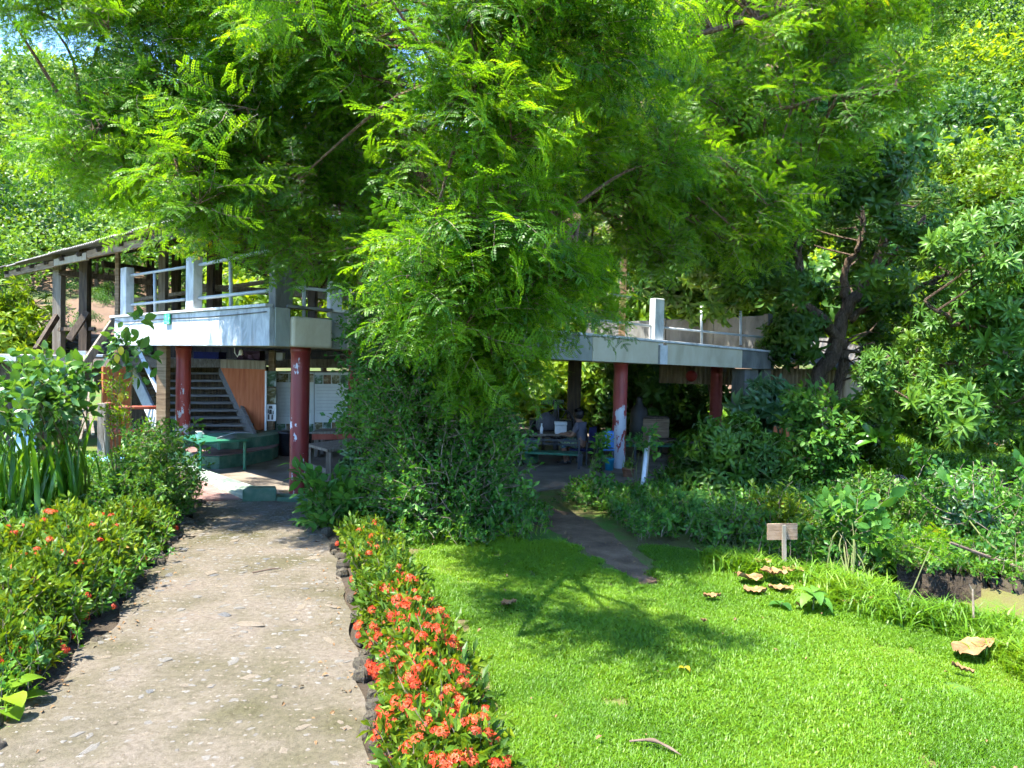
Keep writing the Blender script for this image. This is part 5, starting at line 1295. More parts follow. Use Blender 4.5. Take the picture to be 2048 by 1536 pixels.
def skin_mesh(name, verts, edges, radii, mat, parent, root=0):
    me = bpy.data.meshes.new(name); o_ = org(parent)
    me.from_pydata([tuple((np.asarray(v) - o_) * U) for v in verts], edges, [])
    ob = link(name, me, parent); me.materials.append(mat)
    md = ob.modifiers.new('skin', 'SKIN'); md.use_smooth_shade = True
    for i, r_ in enumerate(radii):
        sv = me.skin_vertices[0].data[i] if me.skin_vertices else None
        if sv is None: break
        sv.radius = (r_ * U, r_ * U) if np.isscalar(r_) else (r_[0] * U, r_[1] * U); sv.use_root = i == root
    s2 = ob.modifiers.new('sub', 'SUBSURF'); s2.levels = s2.render_levels = 2
    return ob
def skin_layer(name, verts, edges, radii, mat, parent, root=0):
    # the skin layer only exists once the modifier is added through an object in context
    me = bpy.data.meshes.new(name); o_ = org(parent)
    me.from_pydata([tuple((np.asarray(v) - o_) * U) for v in verts], edges, [])
    ob = link(name, me, parent)
    md = ob.modifiers.new('skin', 'SKIN'); md.use_smooth_shade = True
    if not me.skin_vertices:
        bpy.context.view_layer.objects.active = ob; bpy.context.view_layer.update()
        try:
            with bpy.context.temp_override(object=ob, active_object=ob): bpy.ops.mesh.customdata_skin_add()
        except Exception: pass
    if me.skin_vertices:
        for i, r_ in enumerate(radii):
            sv = me.skin_vertices[0].data[i]; rr = (r_, r_) if np.isscalar(r_) else r_
            sv.radius = (rr[0] * U, rr[1] * U); sv.use_root = (i == root)
    s2 = ob.modifiers.new('sub', 'SUBSURF'); s2.levels = s2.render_levels = 2
    me.materials.append(mat)
    return ob
H_ = hip; F, Sd, Z = fw_, sd_, A(0, 0, 1)
chest = H_ + F * .05 + Z * .25; neck = H_ + F * .08 + Z * .36; headb = H_ + F * .10 + Z * .41; headt = H_ + F * .115 + Z * .53
vv = [H_, H_ + F * .02 + Z * .12, chest, neck, headb, H_ + F * .115 + Z * .475, headt]
ee = [(0, 1), (1, 2), (2, 3), (3, 4), (4, 5), (5, 6)]; rr = [(.11, .085), (.10, .075), (.115, .08), .04, .055, .072, .05]
for s_ in (-1, 1):
    k = len(vv); sh_ = chest + Sd * s_ * .13 + Z * .05; el_ = chest + Sd * s_ * .17 + F * .08 - Z * .12; wr = chest + Sd * s_ * .10 + F * .25 - Z * .10; hd_ = wr + F * .05
    vv += [sh_, el_, wr, hd_]; ee += [(2, k), (k, k + 1), (k + 1, k + 2), (k + 2, k + 3)]; rr += [.045, .034, .024, .022]
    for q in range(5):
        kk = len(vv); off = Sd * (q - 2) * .012 + (Z * .0 if q else -Sd * s_ * .02); vv += [hd_ + F * (.025 if q else .01) + off, hd_ + F * (.055 if q else .03) + off * 1.2 - Z * .012]; ee += [(k + 3, kk), (kk, kk + 1)]; rr += [.0075, .006]
    k = len(vv); hp = H_ + Sd * s_ * .07; kn = H_ + F * .33 + Sd * s_ * .085 + Z * .03; an = H_ * A(1, 1, 0) + F * .27 + Sd * s_ * .08 + Z * .085; he = an - Z * .035; to = an + F * .13 - Z * .05
    vv += [hp, kn, an, he, to]; ee += [(0, k), (k, k + 1), (k + 1, k + 2), (k + 2, k + 3), (k + 3, k + 4)]; rr += [.07, .05, .03, .028, .02]
skin_layer('body', vv, ee, rr, M['skin'], per)
vs_ = [H_ + Z * .02, H_ + F * .02 + Z * .12, chest, neck - Z * .02]; es_ = [(0, 1), (1, 2), (2, 3)]; rs_ = [(.125, .10), (.12, .092), (.135, .095), .058]
for s_ in (-1, 1):
    k = len(vs_); vs_ += [chest + Sd * s_ * .135 + Z * .05, chest + Sd * s_ * .16 + F * .05 - Z * .07]; es_ += [(2, k), (k, k + 1)]; rs_ += [.058, .05]
skin_layer('shirt', vs_, es_, rs_, M['greycloth'], per)
vk = [H_]; ek, rk = [], [(.13, .10)]
for s_ in (-1, 1):
    k = len(vk); vk += [H_ + Sd * s_ * .07 + F * .1, H_ + F * .33 + Sd * s_ * .085 + Z * .03, H_ + F * .31 + Sd * s_ * .085 - Z * .10]; ek += [(0, k), (k, k + 1), (k + 1, k + 2)]; rk += [.088, .066, .06]
skin_layer('skirt', vk, ek, rk, M['patterned'], per)
mb = MB(); hc = H_ + F * .095 + Z * .485; v, f = [], []
for i in range(9):
    for j in range(14):
        la = -0.9 + 2.4 * i / 8; lo_ = 2 * math.pi * j / 14; d_ = F * math.cos(la) * math.cos(lo_) + Sd * math.cos(la) * math.sin(lo_) + Z * math.sin(la)
        face = max(0, d_ @ F) * (la < .55); v.append(hc + d_ * (.094 + .004 * math.sin(j * 3)) * A(1, 1, 1.05) * (1 - .28 * face))
f = [(i * 14 + j, i * 14 + (j + 1) % 14, (i + 1) * 14 + (j + 1) % 14, (i + 1) * 14 + j) for i in range(8) for j in range(14)]
mb.add(v, f); part('hair', mb, M['hair'], per, True)
for s_ in (-1, 1):
    mb = MB(); e0 = H_ * A(1, 1, 0) + F * .27 + Sd * s_ * .08; mb.tube([e0 - F * .05 + Z * .045, e0 + F * .06 + Z * .04, e0 + F * .15 + Z * .04], [.03, .036, .022], 8); part('sandal', mb, M['black'], per, True)
# blue chair, bucket, bench and dark coat right of the person
c = pix(1217, 890, 11.75) * A(1, 1, 0); t = thing('blue_chair', 'blue plastic chair left of the peeled column', 'chair', c)
mb = MB(); mb.box(c + A(0, .05, .50), (.19, .03, .27), np.array(Euler((-.15, 0, .2)).to_matrix())); part('backrest', mb, M['blueplastic'], t, bevel=.015)
mb = MB(); mb.box(c + A(0, .2, .33), (.22, .26, .03)); part('seat', mb, M['blueplastic'], t, bevel=.01)
legs(t, [c + A(-.09, .08, 0), c + A(.09, .08, 0), c + A(-.09, .3, 0), c + A(.09, .3, 0)], .315, .025, 'darksteel')
c = pix(1218, 945, 11.65) * A(1, 1, 0); mb = MB(); mb.lathe(c + A(0, 0, .036), [(.062, 0), (.078, .16), (.084, .165), (.084, .18), (.074, .178), (.058, .03)], 18); single('blue_bucket', mb, pm('teal_blue_plastic', [(.01, .16, .26), (.02, .22, .34)], 4, rough=.4), 'blue bucket on the floor at the foot of the peeled column', 'bucket', smooth=True)
t = thing('green_side_bench', 'green topped bench behind the peeled column', 'bench', pix(1300, 915, 13.0) * A(1, 1, 0)); a, b = pix(1190, 903, 13.0), pix(1366, 903, 13.2)
mb = MB(); mb.prism([a[:2], b[:2], (b[0], b[1] + .35), (a[0], a[1] + .35)], .25, .28); part('seat', mb, M['tealgreen'], t)
legs(t, [a + A(.05, .03, 0), b + A(-.05, .03, 0), a + A(.7, .03, 0), a + A(.05, .3, 0), b + A(-.05, .3, 0)], .249, .035, 'darksteel')
c = pix(1277, 860, 14.0) * A(1, 1, 0); t = thing('coat_stand', 'black coat draped on a stand under the balcony', 'coat', c)
mb = MB(); mb.tube([c + A(0, 0, .03), c + A(0, 0, 1.05)], .025, 8); part('pole', mb, M['darkwood'], t, True)
mb = MB(); mb.lathe(c, [(.16, .30), (.17, .5), (.165, .75), (.15, .88), (.07, .95), (.055, 1.0), (.06, 1.05), (.03, 1.09)], 14); part('coat', mb, M['blackiron'], t, True)

for px, d_, w_, lab in ((1105, 13.6, .42, 'dark wooden stool behind the work table'), (1335, 13.4, .34, 'dark stool under the balcony left of the far red column'), (1385, 13.0, .36, 'dark stool near the concrete pier')):
    c = pix(px, 900, d_) * A(1, 1, 0); t = thing('wooden_stool', lab, 'stool', c, 'stools under the balcony')
    mb = MB(); mb.box(c + A(0, 0, .36), (w_, .3, .035)); part('seat', mb, M['darkwood'], t, bevel=.006)
    legs(t, [c + A(-w_ * .42, -.11, 0), c + A(w_ * .42, -.11, 0), c + A(w_ * .42, .11, 0), c + A(-w_ * .42, .11, 0)], .341, .04, 'darkwood')
c = pix(1310, 880, 13.9) * A(1, 1, 0); t = thing('dark_cabinet', 'dark wooden cabinet in the shade under the balcony', 'cabinet', c)
mb = MB(); mb.box(c + A(0, .1, .38), (.5, .3, .70)); part('body', mb, M['darkwood'], t, bevel=.006)
for k in (-1, 1): mb = MB(); mb.box(c + A(k * .122, -.062, .38), (.235, .02, .62)); part('door', mb, M['woodx'], t, bevel=.004)
c = pix(1062, 880, 12.3) * A(1, 1, 0); t = thing('plastic_drum', 'dull green drum at the left end of the work table', 'drum', c)
mb = MB(); mb.lathe(c + A(0, 0, .036), [(.12, 0), (.13, .03), (.13, .16), (.137, .17), (.13, .18), (.13, .36), (.12, .40)], 18); part('body', mb, M['green'], t, True)
mb = MB(); mb.lathe(c + A(0, 0, .437), [(.125, 0), (.125, .02), (.03, .035)], 18); part('lid', mb, M['black'], t, True)
# pots, stakes and barrels
def potted(px, py, r, h, mat, name, label, d=None, fill=None, nf=8):
    c = gnd(px, py) if d is None else pix(px, py, d) * A(1, 1, 0); t = thing(name, label, 'pot', c)
    mb = MB(); mb.lathe(c + A(0, 0, .012), [(r * .72, 0), (r * .9, h * .5), (r, h * .86), (r * 1.1, h * .87), (r * 1.1, h), (r * .93, h), (r * .88, h * .8)], 20); part('pot', mb, M[mat], t, True)
    mb = MB(); mb.lathe(c + A(0, 0, h * .72), [(r * .9, 0), (r * .89, .02)], 14); part('soil', mb, M['soil'], t)
    if fill:
        P = c + np.c_[rng.normal(0, r * .35, (nf, 2)), np.full(nf, h * .95) + rng.uniform(0, h * .4, nf)]; D = rng.normal(0, .6, (nf, 3)) + A(0, 0, 1)
        scatter('foliage', P, D, rng.uniform(.6, 1.0, nf), fill, t)
    return t
potted(1256, 958, .088, .15, 'terra', 'flower_pot', 'small terracotta pot with a pale plant beside the peeled column', fill=S_LONG)
potted(1594, 948, .165, .27, 'terra', 'clay_pot', 'large brown clay pot at the foot of the curved tree', fill=S_WEED)
potted(1352, 935, .12, .16, 'terra', 'flower_pot', 'dark red pot under the leafy plants by the floor edge', fill=S_BROAD)
c = gnd(1678, 968); t = thing('blue_barrel', 'dark blue plastic barrel beside the vine covered post', 'barrel', c)
mb = MB(); mb.lathe(c + A(0, 0, .012), [(.10, 0), (.115, .04), (.12, .16), (.128, .165), (.128, .18), (.12, .185), (.118, .32), (.11, .36)], 20); part('body', mb, pm('dark_blue_plastic', [(.008, .03, .12), (.012, .045, .17)], 4, rough=.35, spec=.5), t, True)
mb = MB(); mb.lathe(c + A(0, 0, .372), [(.125, 0), (.125, .02), (.11, .03)], 20); part('rim', mb, M['black'], t, True)
c = gnd(1797, 978); mb = MB(); v, f = [], []
for i in range(8):
    for j in range(18):
        la = math.pi / 2 * i / 7; an = 2 * math.pi * j / 18; k = 1 + .12 * math.sin(5 * an + i) + .08 * math.sin(11 * an)
        v.append(c + A(.25 * math.cos(la) * math.cos(an) * k, .18 * math.cos(la) * math.sin(an) * k, .012 + .17 * math.sin(la) * (1 + .15 * math.sin(3 * an))))
f = [(i * 18 + j, i * 18 + (j + 1) % 18, (i + 1) * 18 + (j + 1) % 18, (i + 1) * 18 + j) for i in range(7) for j in range(18)]
mb.add(v, f); single('black_sack', mb, M['blackbag'], 'shiny black plastic sack lying on the ground by the bank', 'sack', smooth=True)
mb = MB(); mb.tube([gnd(1281, 1008), pix(1293, 898, 9.55)], .028, 10); single('white_pipe', mb, M['offwhite'], 'white pipe stake leaning beside the dirt trail', 'pipe', smooth=True)
mb = MB(); mb.tube([gnd(1287, 1004), pix(1300, 872, 9.6)], [.018, .014], 8); single('wooden_stake', mb, M['palewood'], 'thin wooden stake standing next to the white pipe', 'stake', smooth=True)
link('rock', rock_mesh('rock', M['stone3'], 10, .8, 201), None, gnd(1582, 962), (0, 0, .3), .09); tag(bpy.data.objects['rock'], 'small grey rock below the large clay pot', 'rock')
# plain wooden sign seen from behind
sb = gnd(1569, 1143); t = thing('wooden_sign', 'small blank wooden sign on a post, seen from behind', 'sign', sb)
mb = MB(); mb.beam(sb - A(0, 0, .05), pix(1568, 1050, sb[1]), .034, .02, (0, 1, 0)); part('post', mb, M['palewood'], t, bevel=.002)
q = [pix(1535, 1080, sb[1] + .022), pix(1595, 1079, sb[1] + .022), pix(1595, 1047, sb[1] + .022), pix(1535, 1048, sb[1] + .022)]
th = A(0, .016, 0); mb = MB(); mb.add(q + [p + th for p in q], [(0, 1, 2, 3), (7, 6, 5, 4), (0, 4, 5, 1), (1, 5, 6, 2), (2, 6, 7, 3), (3, 7, 4, 0)]); part('board', mb, pm('grey_brown_board', [(.17, .105, .06), (.24, .16, .10), (.31, .22, .15)], 5, 8, .85, .6, 30, (1, 1, 9)), t)
# mossy bank at the right
mb = MB(); nb = 40; v = []
for i in range(nb):
    f_ = i / (nb - 1); p = pix(1845 + 560 * f_, 960, 9.0 - 1.2 * f_) * A(1, 1, 0); h = .42 + .10 * math.sin(i * .9) + .06 * math.sin(i * 2.3) + .10 * f_; h *= min(1, .12 + i / 5)
    for k, (dy, dz) in enumerate(((-.42, -.05), (-.32, .45), (-.15, .9), (.05, 1.0), (.25, .8), (.42, -.05))): v.append(p + A(rng.normal(0, .03), dy + rng.normal(0, .03), dz * h * (1 + rng.normal(0, .06))))
mb.add(v, [(i * 6 + k, (i + 1) * 6 + k, (i + 1) * 6 + k + 1, i * 6 + k + 1) for i in range(nb - 1) for k in range(5)])
tag(part('earth_bank', mb, M['earthwall'], None, True), kind='structure')
mb = MB(); nb = 60; v = []
for i in range(nb):
    f_ = i / (nb - 1); p = gnd(1790 + 520 * f_, 1150 + 62 * f_) ; h = .10 + .035 * math.sin(i * 1.7) + .02 * math.sin(i * 4.1)
    for k, (dy, dz) in enumerate(((-.16, -2.4), (-.12, -.6), (-.07, .7), (.06, 1.0), (.25, .6), (.5, -.3))): v.append(p + A(rng.normal(0, .02), dy + rng.normal(0, .02) + .04 * math.sin(i * .7), dz * h * (1 + rng.normal(0, .08))))
mb.add(v, [(i * 6 + k, (i + 1) * 6 + k, (i + 1) * 6 + k + 1, i * 6 + k + 1) for i in range(nb - 1) for k in range(5)])
tag(part('ditch_bank', mb, M['earthwall'], None, True), kind='structure')  # far bank coloured dark in place of the shade of the trees
c = pix(1965, 935, 15.5) * A(1, 1, 0); t = thing('red_trough', 'low red and white timber frame on the far grass', 'frame', c)
for k in range(3): mb = MB(); mb.beam(c + A(-.4, .1 * k, .08 + .1 * k), c + A(.42, .1 * k, .10 + .1 * k), .04, .06); part('board', mb, M['redwood'], t)
legs(t, [c + A(-.36, 0, 0), c + A(.38, 0, 0), c + A(-.36, .2, 0), c + A(.38, .2, 0)], .3, .05, 'palewood')

# ------------------------------------------------------------------ bushes and plants
def px_bush(name, label, base, polys, srcs, per, s_, cat='bush', up=.15, stem_mat='bark', stem_r=.02, group=None, droop=0.0, stems=True):
    t = thing(name, label, cat, base); cl0, rad0 = [], []
    for poly, d0, d1, n, r0, r1 in polys:
        q = sample_px(poly, n); d = rng.uniform(d0, d1, n)
        for (x, y), dd in zip(q, d): cl0.append(pix(x, y, dd)); rad0.append(rng.uniform(r0, r1))
    C = np.array(cl0); C[:, 2] = np.maximum(C[:, 2], .06)
    scatter_clumps('foliage', C, rad0, per, srcs, s_, np.array(base)[:2], t, up, .7, .9)
    if stems:
        mb = MB()
        for c in C[:: max(1, len(C) // 14)]: mb.tube(smooth_path([np.array(base) + rv(.05) * A(1, 1, 0), (np.array(base) + c) / 2 + rv(.06), c], 4), np.linspace(stem_r, stem_r * .3, 9), 5)
        o = part('stems', mb, M[stem_mat], t); o['kind'] = 'stuff'
    return t
px_bush('climbing_bush', 'big dark small-leaved bush climbing around the trunk of the feathery tree', gnd(880, 1075),
        [([(745, 630), (870, 600), (940, 700), (970, 800), (1000, 860), (990, 960), (950, 1050), (890, 1080), (820, 1070), (770, 1030), (780, 960), (755, 860), (745, 740)], 7.5, 8.5, 120, .13, .26),
         ([(780, 960), (980, 960), (990, 1060), (820, 1075)], 7.1, 7.6, 34, .12, .24), ([(790, 720), (920, 740), (980, 850), (970, 980), (800, 980), (780, 850)], 7.2, 7.7, 44, .13, .24)], S_BUSH, 34, 1.15)
px_bush('leafy_plant', 'bright broad-leaved plant at the end of the hedge beside the path', gnd(665, 1062), [([(630, 1000), (700, 990), (710, 1050), (640, 1055)], 7.2, 7.7, 10, .08, .16)], S_BROAD, 9, .9, 'plant', .3, 'stem', .008)
px_bush('willow_leaved_plant', 'thin leaved plant hanging out by the wooden table legs', gnd(690, 1015), [([(690, 930), (740, 880), (740, 1000), (690, 1000)], 8.0, 8.5, 9, .1, .16)], S_BLUE, 8, .45, 'plant', -.2, 'stem', .008)
# shrubs right of the trail
px_bush('glossy_shrub', 'dense dark shrub with lance leaves in front of the concrete pier', gnd(1450, 1010), [([(1370, 930), (1410, 870), (1480, 850), (1540, 900), (1550, 990), (1490, 1020), (1400, 1030), (1370, 990)], 8.8, 10.0, 44, .17, .28)], S_MANGO, 12, .72, 'shrub', .1)
px_bush('blue_leaved_plant', 'drooping blue-green plant in front of the ribbed shed', pix(1535, 900, 12.2) * A(1, 1, 0), [([(1500, 790), (1560, 770), (1590, 850), (1540, 880), (1490, 850)], 11.6, 12.4, 10, .16, .26)], S_BLUE, 10, 1.2, 'plant', -.4, 'stem', .012)
px_bush('low_leafy_plant', 'pale-edged broad leaf plants along the near side of the trail', gnd(1190, 1010), [([(1130, 1000), (1190, 985), (1270, 1000), (1300, 1040), (1190, 1035)], 8.4, 9.2, 16, .08, .14)], S_WEED, 8, .7, 'plant', .4, 'stem', .006, stems=False)
px_bush('grey_leaved_sapling', 'tall sapling with large grey-green leaves in front of the seated person', gnd(1180, 1000), [([(1190, 880), (1210, 870), (1212, 950), (1188, 960)], 9.1, 9.3, 5, .05, .09)], S_BROAD, 3, .6, 'sapling', .1, 'stem', .010)
px_bush('grey_leaved_sapling', 'sapling with drooping leaves right of the peeled column', gnd(1290, 1000), [([(1265, 890), (1310, 870), (1320, 900), (1285, 920)], 9.5, 9.7, 4, .06, .1)], S_BROAD, 3, .65, 'sapling', .1, 'stem', .008)
vp = gnd(1650, 985); t = px_bush('vine_covered_post', 'post thickly covered with heart-leaved vine beside the blue barrel', vp, [([(1600, 805), (1650, 800), (1695, 830), (1690, 870), (1610, 870)], 10.2, 10.8, 16, .14, .22), ([(1620, 860), (1685, 860), (1685, 985), (1625, 985)], 10.0, 10.5, 18, .1, .17)], S_BROAD, 12, .75, 'vine', -.3, stems=False)
mb = MB(); mb.tube([vp, pix(1648, 815, vp[1])], .05, 8); part('post', mb, M['wood'], t)
px_bush('yellow_green_weed', 'bushy sunlit yellow-green plant in front of the black sack', gnd(1750, 1080), [([(1690, 1000), (1740, 960), (1790, 1000), (1820, 1060), (1760, 1090), (1680, 1070)], 7.4, 8.0, 24, .1, .18)], S_PALEBUSH, 16, .7, 'plant', .3, 'stem', .008)
px_bush('lobed_leaf_plant', 'tall plant with big pale lobed leaves right of the sign', gnd(1690, 1165), [([(1665, 1040), (1690, 1025), (1735, 1050), (1745, 1100), (1710, 1120), (1680, 1080)], 6.1, 6.5, 14, .09, .15)], S_BROAD, 5, .85, 'plant', -.1, 'stem', .008)
px_bush('shade_toned_plant', 'broad leaved plants, leaf colour darkened for shade, on the ditch bank at the right edge', gnd(2080, 1165), [([(1900, 1010), (1960, 1000), (2130, 980), (2130, 1150), (2000, 1110), (1920, 1080)], 6.8, 7.8, 34, .12, .2)], S_BUSH + S_BROAD[:1], 16, 1.0, 'plant', .1, 'stem', .012)  # darker leaves chosen here to stand in for the overhead shade
px_bush('banana_like_plant', 'upright wide-leaved plant standing left of the black sack', gnd(1740, 968), [([(1745, 880), (1770, 870), (1775, 950), (1755, 955)], 9.8, 10.1, 4, .05, .1)], rosette_sources(2, M['lily'], 5, .42, .12, .5, .5), 2, .9, 'plant', .8, 'stem', .01, stems=False)
px_bush('croton_bush', 'dark yellowish bush between the vine post and the field', gnd(1715, 960), [([(1690, 830), (1760, 820), (1760, 900), (1700, 920)], 11.0, 12.2, 18, .2, .3)], S_MANGO, 12, .9, 'bush', .1)
for nm, lab, bx, poly, d0, d1, n_, srcs_, per_, sc_ in (
    ('round_leaf_shrub', 'small bright shrub standing left of the sign', (1460, 1100), [(1435, 1040), (1480, 1025), (1500, 1060), (1450, 1085)], 6.9, 7.3, 9, S_PALEBUSH, 12, .75),
    ('reddish_croton', 'small plant with yellowish reddish leaves behind the sign', (1560, 1085), [(1530, 1010), (1580, 1000), (1590, 1050), (1540, 1060)], 7.2, 7.6, 7, S_IX, 12, 1.1),
    ('fern', 'arching fern fronds above the far ditch bank', (1815, 1150), [(1785, 1090), (1830, 1080), (1850, 1110), (1800, 1125)], 6.0, 6.4, 6, S_TAM, 6, .7),
    ('tall_weed', 'tall loose weed rising below the mossy bank', (1845, 1060), [(1830, 960), (1870, 950), (1880, 1020), (1840, 1030)], 7.2, 7.7, 7, S_WEED, 8, .9),
    ('willowy_shrub', 'loose shrub with narrow leaves right of the yellow-green plant', (1930, 1080), [(1890, 1000), (1950, 990), (1970, 1050), (1900, 1060)], 7.0, 7.6, 9, S_BLUE, 8, .5),
    ('spreading_shrub', 'spreading leafy shrub between the trail and the sign', (1390, 1085), [(1350, 1020), (1410, 1010), (1430, 1060), (1370, 1070)], 7.4, 8.0, 9, S_BROAD, 6, .55)):
    px_bush(nm, lab, gnd(*bx), [(poly, d0, d1, n_, .1, .18)], srcs_, per_, sc_, 'plant', .25, 'stem', .008)
# low cover around the ditch and the trail
UG = [gnd(*p)[:2] for p in [(1330, 1085), (1320, 1000), (1440, 985), (1560, 990), (1700, 1025), (1820, 1030), (1960, 1020), (2200, 1020), (2200, 1150), (2048, 1172), (1900, 1152), (1800, 1130), (1720, 1165), (1600, 1140), (1480, 1120)]]
pts = sample_poly(UG, 1700); pts = pts[ditch_d(pts[:, 0], pts[:, 1]) > .33]; n = len(pts)
P = np.c_[pts, rng.uniform(0, .12, n)]
tag(scatter('undergrowth', P, rng.normal(0, .6, (n, 3)) + A(0, 0, .9), rng.uniform(.6, 1.2, n), S_WEED + S_PALEBUSH[:3]), 'tangle of low green weeds along the ditch', 'weeds', kind='stuff')
UG2 = [gnd(*p)[:2] for p in [(690, 1060), (780, 1095), (950, 1100), (1090, 1085), (1100, 1050), (1050, 1010), (900, 1010), (700, 1010)]]
pts = sample_poly(UG2, 600); n = len(pts)
tag(scatter('shade_undergrowth', np.c_[pts, rng.uniform(0, .1, n)], rng.normal(0, .5, (n, 3)) + A(0, 0, 1), rng.uniform(.5, .9, n), S_WEED + S_LONG[:1]), 'low weeds at the foot of the climbing bush', 'weeds', kind='stuff')
UG3 = [gnd(*p)[:2] for p in [(330, 960), (395, 1005), (370, 1050), (340, 1100), (290, 1160), (220, 1250), (100, 1370), (-30, 1480), (-400, 1500), (-500, 1000), (-150, 930), (150, 925)]]
pts = sample_poly(UG3, 2400); n = len(pts)
tag(scatter('bed_undergrowth', np.c_[pts, rng.uniform(0, .12, n)], rng.normal(0, .6, (n, 3)) + A(0, 0, 1), rng.uniform(.5, 1.0, n), S_WEED + S_PALEBUSH[:2] + S_LONG[:1]), 'low green plants filling the bed left of the path', 'weeds', kind='stuff')
pts = np.c_[rng.uniform(2.0, 9, 1500), rng.uniform(9.6, 13.5, 1500)]; pts = pts[~inside(pts, FL)]; ax_ = pts[:, 0] / pts[:, 1]; pts = pts[~((ax_ > .335) & (ax_ < .56) & (pts[:, 1] < 13))]; n = len(pts)
tag(scatter('back_undergrowth', np.c_[pts, rng.uniform(0, .15, n)], rng.normal(0, .6, (n, 3)) + A(0, 0, 1), rng.uniform(.5, 1.0, n), S_WEED + S_BUSH[:2]), 'dark low plants on the ground below the right trees', 'weeds', kind='stuff')
UG4 = [gnd(*p)[:2] for p in [(1180, 1012), (1260, 1000), (1350, 1000), (1350, 1085), (1290, 1095), (1240, 1058)]]
pts = sample_poly(UG4, 420); n = len(pts)
tag(scatter('trail_undergrowth', np.c_[pts, rng.uniform(0, .1, n)], rng.normal(0, .6, (n, 3)) + A(0, 0, 1), rng.uniform(.5, .95, n), S_WEED + S_BUSH[:2]), 'low leafy plants between the trail and the dark shrub', 'weeds', kind='stuff')
n = 160; f_ = rng.random(n); P = np.array([gnd(1800 + 480 * u, 1150 + 60 * u) for u in f_]) + np.c_[rng.normal(0, .05, n), rng.uniform(-.1, .2, n), rng.uniform(.04, .12, n)]
tag(scatter('bank_undergrowth', P, np.c_[rng.normal(0, .5, n), -1 + rng.normal(0, .4, n), rng.normal(-.1, .4, n)], rng.uniform(.5, .9, n), S_WEED + S_LONG[:2]), 'weeds hanging over the far bank of the ditch', 'weeds', kind='stuff')
# left bed
def ovate_sources(n, mat, k=9, L=.15, W=.085): return small_sources(n, mat, (L, W), .34, k, 4, .7)
S_OV = ovate_sources(4, leafmat('guava_leaf', (.03, .10, .02), (.065, .165, .025), (.13, .24, .05), .38, rough=.32, spec=.55))
px_bush('broad_leaved_shrub', 'shrub with large oval glossy leaves in front of the low shed', gnd(150, 985), [([(40, 780), (80, 745), (130, 745), (155, 775), (150, 830), (130, 870), (70, 870), (30, 820)], 7.0, 7.8, 24, .11, .17)], S_OV, 4, .7, 'shrub', .2, 'twig', .014)
px_bush('broad_leaved_shrub', 'shrub with oval leaves cut by the left edge of the view', gnd(-40, 1000), [([(-120, 780), (0, 800), (20, 860), (0, 900), (-120, 900)], 6.6, 7.2, 7, .12, .18)], S_OV, 4, .75, 'shrub', .2, 'twig', .014)
px_bush('pinnate_bush', 'bushy light green shrub left of the kerb at the end of the path', gnd(290, 1000), [([(190, 960), (240, 900), (310, 860), (370, 900), (385, 960), (370, 1010), (290, 1030), (210, 1010)], 7.0, 7.9, 40, .11, .2)], S_PALEBUSH, 15, .75, 'bush', .15, 'twig', .01)
px_bush('thin_sapling', 'thin upright sapling with tiny yellow-green leaves in front of the red rail', gnd(245, 1000), [([(225, 780), (265, 780), (270, 870), (225, 870)], 7.6, 7.8, 8, .05, .1)], small_sources(3, M['lime'], (.035, .02), .16, 12, 1, .8), 8, .9, 'sapling', .5, 'twig', .006)
px_bush('twining_shoot', 'leafy shoot with a few yellow leaves hanging before the white balcony end', gnd(238, 985), [([(222, 660), (250, 650), (270, 740), (235, 800), (215, 740)], 7.6, 7.8, 8, .06, .12)], S_OV, 2, .6, 'plant', -.2, 'twig', .006)
for k, (px, py) in enumerate(((242, 701), (234, 717), (242, 793))):
    mb = MB(); mb.leaf(pix(px, py - 8, 7.55), A(.1, -.2, -1), A(.3, -1, .1), .09, .06, .3, 4, .2, rng.random()); single('yellow_leaf', mb, M['yleaf'], ['upper bright yellow leaf hanging before the balcony end', 'lower bright yellow leaf just beneath the upper one', 'yellowish leaf hanging beside the timber brace'][k], 'leaf')
# strap-leaved clumps
lil = []
for k in range(5):
    mb = MB(); mb.leaf((0, 0, 0), (.22 + .06 * k, 0, 1), (1, 0, -.2), .62 + .06 * k, .038, .22 + .12 * k, 7, .35, .15 + .17 * k, 0, [.75, 1, 1, .95, .85, .65, .4, .02]); lil.append(mb.mesh('strap_leaf', M['lily'], smooth=True))
def clump(name, label, c, n, s0, s1, spread):
    t = thing(name, label, 'plant', c)
    for i in range(n):
        th = rng.uniform(0, 6.28); s_ = rng.uniform(s0, s1); o = link('leaf', lil[rng.integers(0, 5)], t, np.r_[rng.normal(0, spread, 2), 0], (rng.normal(0, .12), rng.normal(0, .12), th), s_)
    return t
clump('strap_leaved_clump', 'tall clump of dark green sword leaves at the left edge of the bed', gnd(30, 1045), 52, 1.0, 1.5, .15)
clump('strap_leaved_clump', 'second clump of sword leaves beside the pinnate bush', gnd(125, 1040), 52, .95, 1.45, .15)
clump('strap_leaved_clump', 'sword-leaved clump half hidden behind the broad-leaved shrub', gnd(-60, 990), 34, .8, 1.25, .14)
agv = []
for k in range(3):
    mb = MB(); mb.leaf((0, 0, 0), (.8, 0, .9), (-.6, 0, .8), .42, .062, .35 + .2 * k, 7, .4, .5 + .2 * k, 0, [.7, .95, 1, .95, .85, .65, .4, .03]); agv.append(mb.mesh('blade_leaf', M['bigleaf'], smooth=True))
for j, (px, py, n, lab) in enumerate(((20, 1130, 8, 'rosette of wide pale green blades at the left edge'), (95, 1120, 6, 'wide pale green blades leaning toward the orange flowers'))):
    t = thing('blade_plant', lab, 'plant', gnd(px, py))
    for i in range(n): link('leaf', agv[i % 3], t, (0, 0, .05), (rng.normal(0, .15), rng.normal(-.2, .15), i * 2.4 + j), rng.uniform(.8, 1.15))
